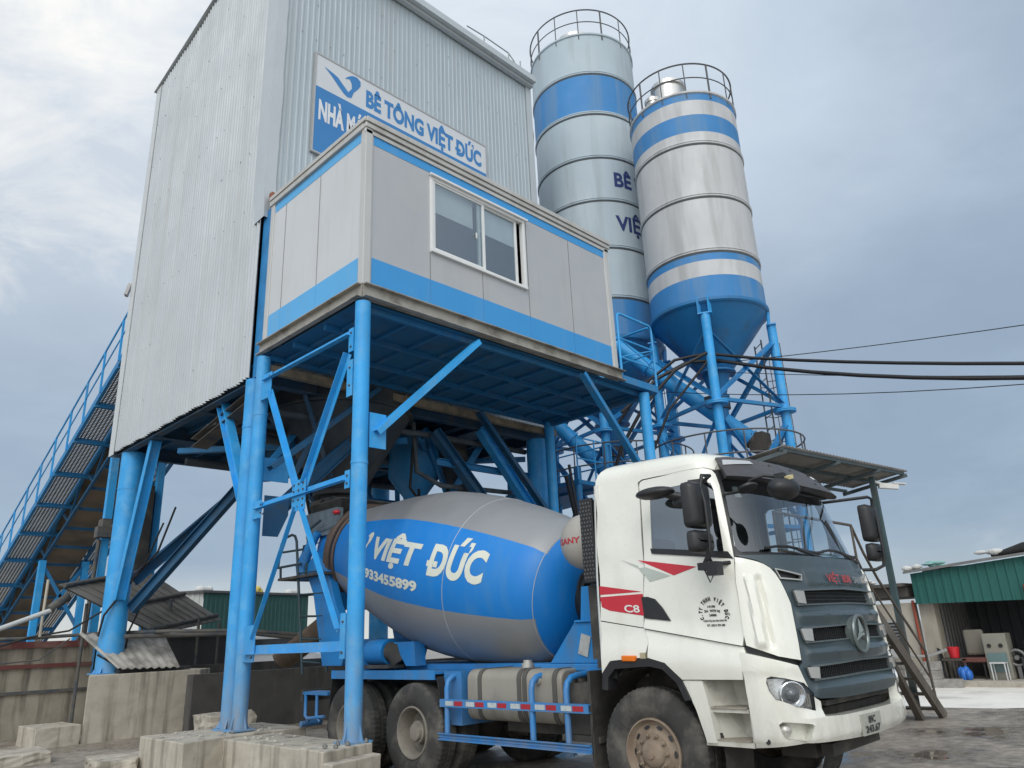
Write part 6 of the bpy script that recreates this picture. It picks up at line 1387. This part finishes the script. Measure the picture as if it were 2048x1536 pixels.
for s_ in (-1, 1):
    xo = CX+s_*1.12
    fm = MB(); fm.box(xo, CX+s_*.5, 7.33, 9.55, 1.165, 1.19); fm.box(xo, xo+.014*s_, 7.33, 9.55, 1.105, 1.21); fm.box(xo-.05*s_, xo, 7.33, 9.55, 1.105, 1.112)
    fm.build('fender', tblue, TR)
    MB().prism([(7.31, 1.13), (7.19, .62), (7.17, .62), (7.29, 1.14)], xo+.0*s_, CX+s_*.55, 'yz').build('mudflap', rubber, TR); MB().prism([(9.55, 1.10), (9.62, .45), (9.64, .45), (9.57, 1.11)], xo, CX+s_*.55, 'yz').build('mudflap', rubber, TR)
    bx = MB(); bx.box(CX+s_*.52, CX+s_*1.02, 6.98, 7.29, .62, 1.19); bx.build('side_box', tblue, TR)
    # side guard
    xg = CX+s_*1.165; gd = MB()
    gd.box(xg, xg+.012*s_, 4.985, 7.185, .824, .905); gd.box(xg-.04*s_, xg, 4.985, 7.185, .893, .905); gd.box(xg-.04*s_, xg, 4.985, 7.185, .824, .836)
    gd.box(xg, xg+.01*s_, 4.975, 7.195, .484, .556); gd.box(xg, xg+.04*s_, 4.975, 7.195, .546, .556); gd.box(xg, xg+.04*s_, 4.975, 7.195, .484, .494); gd.box(xg+.01*s_, xg+.02*s_, 4.975, 7.195, .512, .528)
    go_ = gd.build('side_guard', tblue, TR)
    for y in (7.1, 5.76, 5.285): 
        MB().tube([(xg-.03*s_, y, .49), (xg-.03*s_, y, 1.02), (xg-.05*s_, y, 1.09), (xg-.11*s_, y, 1.135), (xg-.2*s_, y, 1.15), (CX+s_*.45, y, 1.18)], .032, 10).build('guard_post', tblue, go_, 50)
    stp = MB(); sw_ = MB(); k = 0; y = 7.08
    while y > 5.15:
        (stp if k % 2 == 0 else sw_).box(xg+.0125*s_, xg+.0155*s_, y-.135, y, .84, .888); y -= .15 if k % 2 == 0 else .20; k += 1
    # white first at the rear
    stp.build('reflector_white', mat('silver_reflective_tape', (.55, .60, .60), .3, .3, .15, 9), go_); sw_.build('reflector_red', mat('red_reflective_tape', (.36, .02, .03), .35), go_)
# fuel tank, battery box
tank_m = mat('dusty_aluminium_tank', (.34, .315, .265), .55, .25, .08, 3, (.17, .15, .12), .6, (2.5, 2.5, 1.2), (.48, .7))
tk = MB(); P_ = []
for (cx_, cz_, a0) in ((6.72, 1.10, 0), (6.17, 1.10, 90), (6.17, .79, 180), (6.72, .79, 270)):
    for k in range(6): an = R(a0+18*k); P_.append((cx_+.11*math.cos(an), cz_+.11*math.sin(an)))
tk.prism(P_, 5.46, 6.90, 'xz'); to = tk.build('fuel_tank', tank_m, TR, 40, .02)
for y in (6.68, 6.06, 5.98, 5.55):
    sp = MB(); q = [(a+(.008 if a > 6.45 else -.008), b+(.008 if b > .95 else -.008)) for a, b in P_]; sp.prism(q, y-.03, y+.03, 'xz'); sp.build('tank_strap', mat('worn_rubber_strap', (.09, .085, .075), .7), to, 40)
MB().lathe([(0, .07), (.06, .07), (.06, .05), (.09, .05), (.09, 0)], (6.3, 6.15, 1.205), (0, 0, 1), 16).lathe([(0, .05), (.04, .05), (.04, 0)], (6.06, 5.78, 1.1), (-1, 0, .3), 14).build('filler_cap', chrome, to, 40)
bt_ = MB(); bt_.box(6.05, 6.6, 4.98, 5.40, .62, 1.08); bt_.box(6.0, 6.6, 4.95, 5.43, .56, .615); bt_.lathe([(0, .06), (.05, .05), (.05, .025), (.1, .025), (.1, 0)], (6.15, 5.38, 1.08), (0, 0, 1), 12); bt_.build('battery_box', undr, TR, 40)
# drum
AX = R(12.0); DO = Vector((7.07, 5.86, 1.955)); dax = Vector((0, math.cos(AX), math.sin(AX))); dup = Vector((0, -math.sin(AX), math.cos(AX))); dlf = Vector((-1, 0, 0))
DP = [(-.1, .0), (-.08, .28), (.03, .58), (.10, .68), (.16, .75), (.172, .765), (.3, .85), (.6, .925), (1.0, 1.0), (1.4, 1.055), (1.7, 1.085), (2.1, 1.102), (2.5, 1.10), (2.85, 1.055), (3.2, 1.0), (3.7, .90), (4.2, .80), (4.9, .66), (5.15, .63)]
def drumP(ph, s, off=0.):
    r = ip(DP, s)+off; return tuple(DO+dax*s+(dup*math.cos(ph)+dlf*math.sin(ph))*r)
phs = sorted(set([2*PI*k/120 for k in range(120)]+[R(54), R(111), R(54+180), R(111+180)])); n_ = len(phs); S_l = sorted(set([p[0] for p in DP]+[.45, 1.2, 1.55, 1.9, 2.3, 2.7, 3.45, 3.95, 4.5]))
dmh = MB()
for s_ in S_l:
    for ph in phs: dmh.v.append(drumP(ph, s_))
for i in range(len(S_l)-1):
    for k in range(n_):
        ph = ((phs[k]+(phs[(k+1) % n_] if k < n_-1 else 2*PI))/2) % PI; sm_ = (S_l[i]+S_l[i+1])/2
        dmh.f.append((i*n_+k, i*n_+(k+1) % n_, (i+1)*n_+(k+1) % n_, (i+1)*n_+k)); dmh.m.append(1 if (sm_ < .165 or R(54) < ph < R(111)) else 0)
dr_o = dmh.build('drum', [mat('silver_grey_drum_paint', (.285, .295, .305), .42, .25, .05, 1.2, (.20, .20, .19), .4, (1, 1, 1.6), (.5, .72)), mat('bright_blue_drum_paint', (.004, .19, .58), .5, 0, .05, 1.2, (.05, .22, .44), .4, (1.2, 1.2, 1.2), (.55, .75), d2=(.06, .23, .46), d2a=.35, d2s=(5, 5, .6), chips=(.30, .32, .32), ca=.5, cth=(.71, .74))], TR, 40)
for s_ in (.172, 1.42): MB().tube([drumP(2*PI*k/96, s_, .0) for k in range(96)], .0045, 6, closed=True).build('weld_seam', mat('pale_weld_line', (.40, .43, .44), .4), dr_o, 60)
for (s_, r_) in ((4.45, .03), (4.62, .05), (4.70, .05)): MB().tube([drumP(2*PI*k/72, s_, r_*.6) for k in range(72)], r_, 8, closed=True).build('roller_ring', mat('greasy_rust_ring', (.10, .07, .055), .6, .2, .25, 6), dr_o, 60)
dwhite = mat('cream_drum_lettering', (.66, .68, .58), .4)
lt = MB(); df = lambda s0, p0: (lambda a, b: drumP(R(p0)-b/ip(DP, s0-a), s0-a, .004))
lettering(lt, 'VIỆT', df(3.06, 86.5), .30, 1.16, bold=.044, res=.06, shear=.12); lt.build('lettering', dwhite, dr_o, 60); lt = MB(); lettering(lt, 'ĐỨC', df(1.74, 90), .40, .94, bold=.044, res=.06, shear=.1)
lt.build('lettering', dwhite, dr_o, 60)
lt = MB(); lettering(lt, '0933455899', df(3.34, 102), .13, 1.46, bold=.045, res=.06); lt.build('lettering', dwhite, dr_o, 60)
lg_ = [(-.28, .10), (-.16, .085), (-.02, .02), (.04, -.03), (.07, .03), (.05, .09), (0, .10), (.04, .14), (.12, .16), (.17, .12), (.15, .04), (.08, -.03), (.06, -.10), (.0, -.10), (-.10, -.02)]
patch(lg_, lambda a, b, o: drumP(R(76)-b*1.1/ip(DP, 3.33-a), 3.33-a, .004+o), (), .06, 0, 0).build('logo', dwhite, dr_o, 60)
# front bearing pedestal and tank
for s_ in (-1, 1):
    pd = MB(); pd.prism([(5.84, 1.251), (5.46, 1.66), (5.2, 1.66), (4.97, 1.251)], CX+s_*.62, CX+s_*.75, 'yz'); pd.prism([(5.4, 1.66), (5.36, 2.02), (5.2, 2.02), (5.2, 1.66)], CX+s_*.5, CX+s_*.72, 'yz'); pd.box(CX+s_*.5, CX+s_*.78, 5.15, 5.44, 1.655, 1.68)
    pd.box(CX+s_*.62, CX+s_*.77, 4.9, 6.05, 1.18, 1.25)
    pd.build('pedestal', tblue, TR, bevel=.01)
MB().box(CX-.5, CX+.5, 5.22, 5.4, 1.45, 2.0).build('pedestal_beam', tblue, TR)
MB().bar((6.312, 5.36, 1.33), (6.312, 5.30, 1.53), .13, .006, (1, 0, 0)).build('data_plate', mat('pale_data_plate', (.42, .43, .42), .5, .2, .2, 14), TR)
gbx = MB(); gbx.lathe([(0, .3), (.05, .33), (.12, .33), (.14, .26), (.34, .24), (.35, 0)], DO-dax*.04, -dax, 32); gbx.tube([DO+Vector((.31*math.cos(2*PI*k/24), -.12, .31*math.sin(2*PI*k/24))) for k in range(24)], .03, 6, closed=True); gbx.build('gearbox', mat('black_gearbox', (.025, .027, .03), .5, .3, .2), TR, 40)
wt = MB(); wt.lathe([(-.18, 0), (-.175, .07), (-.15, .15), (-.10, .22), (-.03, .275), (.04, .295), (1.5, .295), (1.6, .2), (1.65, 0)], (6.28, 5.24, 2.48), (1, 0, 0), 40)
wt_o = wt.build('water_tank', mat('pale_grey_tank_paint', (.42, .40, .36), .5, .1, .05, 2, (.3, .28, .24), .5, (4, 4, .6), (.5, .7)), TR, 40)
def domeP(a, b):
    r = math.hypot(a, b); x = -.18
    t_ = [(0, -.18), (.07, -.175), (.15, -.15), (.22, -.10), (.275, -.03), (.295, .04)]
    return (6.28+ip(t_, r)-.004, 5.24-a, 2.48+b)
lt = MB(); lettering(lt, 'SANY', lambda a, b: domeP(-.175+a*1.0, b-.035), .065, .29, bold=.03, res=.03)
lt.build('lettering', mat('red_tank_lettering', (.42, .03, .04), .45), wt_o); lt = MB(); lettering(lt, 'U', lambda a, b: domeP(-.25+a, b-.03), .075, .055, bold=.0, res=.03); lt.build('lettering', mat('red_tank_lettering', (.42, .03, .04), .45), wt_o)
# dark perforated intake screen behind the cab
sx = MB(); sx.box(5.98, 6.02, 4.83, 5.0, 2.02, 2.86); sx.box(6.02, 6.35, 4.9, 5.0, 2.02, 2.86); so2 = sx.build('intake_screen', cabblk, TR, bevel=.01)
hl = MB()
for k in range(20):
    for j in range(4):
        z = 2.07+k*.039; y = 4.855+j*.038
        hl.lathe([(0, .012), (.003, .012), (.003, 0)], (5.978, y+(.019 if k % 2 else 0)*.6, z), (-1, 0, 0), 6)
hl.build('screen_holes', mat('screen_grey', (.12, .12, .12), .6, .3), so2)
ib_ = MB(); ib_.box(6.1, 6.5, 4.86, 5.05, 1.3, 2.0); ib_.tube([(6.2, 4.95, 1.2), (6.2, 4.95, 2.1)], .06, 10); ib_.build('intake_pipe', undr, TR, 40)
# rear: pedestal, hopper, chute, ladder, cylinder
for s_ in (-1, 1):
    rp_ = MB(); rp_.prism([(9.9, 1.25), (10.42, 1.25), (10.75, 2.3), (11.05, 2.72), (10.7, 2.95), (10.35, 2.6), (10.1, 2.1), (9.75, 1.6)], CX+s_*.62, CX+s_*.76, 'yz'); rp_.build('rear_pedestal', tblue, TR, bevel=.01)
    ra = MB(); ra.tube([(CX+s_*.78, 11.05, 2.55), (CX+s_*.78, 11.1, 2.75), (CX+s_*.76, 10.9, 3.05), (CX+s_*.72, 10.75, 3.25)], [.09, .1, .075, .06], 12); ra.build('rear_bracket', tblue, TR, 50)
    ss = MB(); ss.prism([(8.7, 1.54), (8.25, 1.54), (8.22, 1.24), (8.42, 1.24)], CX+s_*.55, CX+s_*.72, 'yz'); ss.build('strut', tblue, TR)
MB().box(CX-.6, CX+.6, 10.0, 10.2, 1.3, 1.6).box(CX-.7, CX+.7, 10.3, 10.5, 2.05, 2.3).build('rear_beam', tblue, TR)
hpm = mat('mortar_crusted_steel', (.045, .044, .042), .9, .1, .3, 4, (.12, .115, .10), .6, (3, 3, 3), (.5, .7), .3, 25)
hq = MB(); zt, zb = 3.74, 3.25
top_ = [(6.45, 10.25), (7.7, 10.25), (7.7, 11.25), (6.45, 11.25)]; bot_ = [(6.75, 10.7), (7.4, 10.7), (7.4, 11.2), (6.75, 11.2)]
hq.add([(x, y, zt) for x, y in top_]+[(x, y, zb) for x, y in bot_], [(i, (i+1) % 4, 4+(i+1) % 4, 4+i) for i in range(4)]); hq_o = hq.build('charging_hopper', hpm, TR); md = hq_o.modifiers.new('solid', 'SOLIDIFY'); md.thickness = .03
hq = MB(); hq.box(6.5, 7.6, 10.35, 10.9, 3.25, 3.5); hq.box(6.4, 6.52, 10.3, 11.2, 3.2, 3.6); hq.tube([(6.42, 10.3, 3.32), (6.42, 10.9, 3.28)], .04, 8); hq.bar((6.4, 10.35, 3.35), (6.5, 10.55, 3.0), .05); hq.bar((6.42, 10.55, 3.3), (6.5, 10.7, 2.95), .05); hq.build('hopper_bracket', mat('grey_blue_bracket', (.13, .17, .2), .7, .1, .3, 6), TR)
MB().sphere((6.41, 10.32, 3.52), .06, .07, .04, 10, 6).build('red_cap', mat('red_tail_lens', (.5, .02, .03), .4), TR, 60)
chm = mat('rusty_chute_steel', (.14, .10, .07), .85, .1, .3, 4, (.25, .21, .16), .6, (3, 3, 3))
cu = MB(); p0, p1 = Vector((6.75, 10.7, 2.05)), Vector((6.65, 12.15, 1.42)); K_ = 10; dirc = (p1-p0).normalized()
for p in (p0, p1):
    for k in range(K_+1): an = PI*k/K_; cu.v.append(tuple(p+Vector((math.cos(an)*.2, 0, 0))+dirc.cross(Vector((1, 0, 0)))*math.sin(an)*.2*1))
cu.f = [(k, k+1, K_+2+k, K_+1+k) for k in range(K_)]; cu.m = [0]*K_; cu_o = cu.build('discharge_chute', chm, TR, 60); md = cu_o.modifiers.new('solid', 'SOLIDIFY'); md.thickness = .03
ldr = MB(); xl = 6.2
ldr.tube([(xl, 10.78, 1.15), (xl, 11.14, 3.15), (xl, 11.2, 3.24), (xl, 11.3, 3.27), (xl, 11.55, 3.24), (xl, 11.64, 3.15), (xl, 11.71, 2.78)], .022, 8)
ldr.tube([(xl+.42, 10.78, 1.15), (xl+.42, 11.14, 3.15), (xl+.42, 11.64, 3.15), (xl+.42, 11.71, 2.78)], .022, 8)
ldr.tube([(xl, 11.71, 2.78), (xl, 10.97, 2.78)], .02, 8); ldr.tube([(xl, 11.62, 2.78), (xl, 11.6, 2.6)], .02, 8); ldr.tube([(xl, 11.66, 3.02), (xl, 10.95, 3.0)], .018, 8)
ldr.tube([(xl+.1, 10.98, 2.6), (xl+.1, 10.96, 3.2), (xl+.1, 10.9, 3.33), (xl+.1, 10.6, 3.42)], .022, 8)
for k in range(5): z = 1.32+.33*k; y = 10.78+.36*(z-1.15)/2.0; ldr.tube([(xl, y, z), (xl+.42, y, z)], .018, 6); ldr.tube([(xl, y, z), (xl, 10.3, z-.02)], .012, 6)
ldr.build('rear_ladder', mat('dark_green_blue_tube', (.03, .06, .07), .6), TR, 50)
MB().box(xl-.05, xl+.5, 10.25, 11.6, 2.56, 2.60).build('rear_step', undr, TR)
cy = MB(); cy.tube([(6.38, 9.62, 1.43), (6.38, 8.80, 1.42)], .165, 20); cy.bar((6.38, 9.25, 1.42), (6.38, 9.22, 1.42), .36, .36); cy.build('hydraulic_tank', tblue, TR, 40)
MB().tube([(6.38, 8.79, 1.42), (6.38, 8.7, 1.42), (6.42, 8.62, 1.28)], .13, 14).box(6.2, 6.6, 8.6, 9.6, 1.22, 1.26).build('tank_bracket', undr, TR, 50)
rst = MB(); rst.box(5.95, 6.2, 9.66, 10.3, .89, .93); 
for y in (10.25, 9.95): rst.tube([(5.97, y, .9), (5.97, y, .62), (5.99, y-.07, .55)], .025, 8)
rst.tube([(5.97, 10.2, .58), (5.97, 9.75, .62)], .022, 8); rst.tube([(5.97, 10.36+.0, .50+.05*0), (6.3, 10.36, .5)], .04, 12); rst.build('rear_guard', tblue, TR, 50)
MB().box(5.95, 8.2, 10.3, 10.36, .8, .95).build('rear_bumper', undr, TR)
# white van far behind, seen through the rear frame
VN = thing('parked_van', (14.6, 27.5, 0), 'white van parked far behind the rear of the mixer truck', 'van')
vm = mat('white_van_paint', (.6, .61, .62), .4, coat=.3)
mb = MB(); mb.prism([(-1, .4), (-1, 1.6), (-.7, 2.0), (2.2, 2.05), (2.7, 1.35), (3.3, 1.2), (3.35, .4)], 0, 1.8, 'xz')
mb.v = [(14.0+x*.75, 27+y*.75, z) for x, y, z in mb.v]; mb.build('body', vm, VN, bevel=.06)
mb = MB(); mb.box(13.5, 15.9, 26.96, 26.99, 1.35, 1.85); mb.build('window', mat('dark_van_glass', (.03, .035, .04), .1), VN)
for x in (13.85, 15.9): MB().lathe([(0, 0), (0, .32), (.2, .32), (.2, 0)], (x, 26.93, .32), (0, 1, 0), 20).build('wheel', rubber, VN)
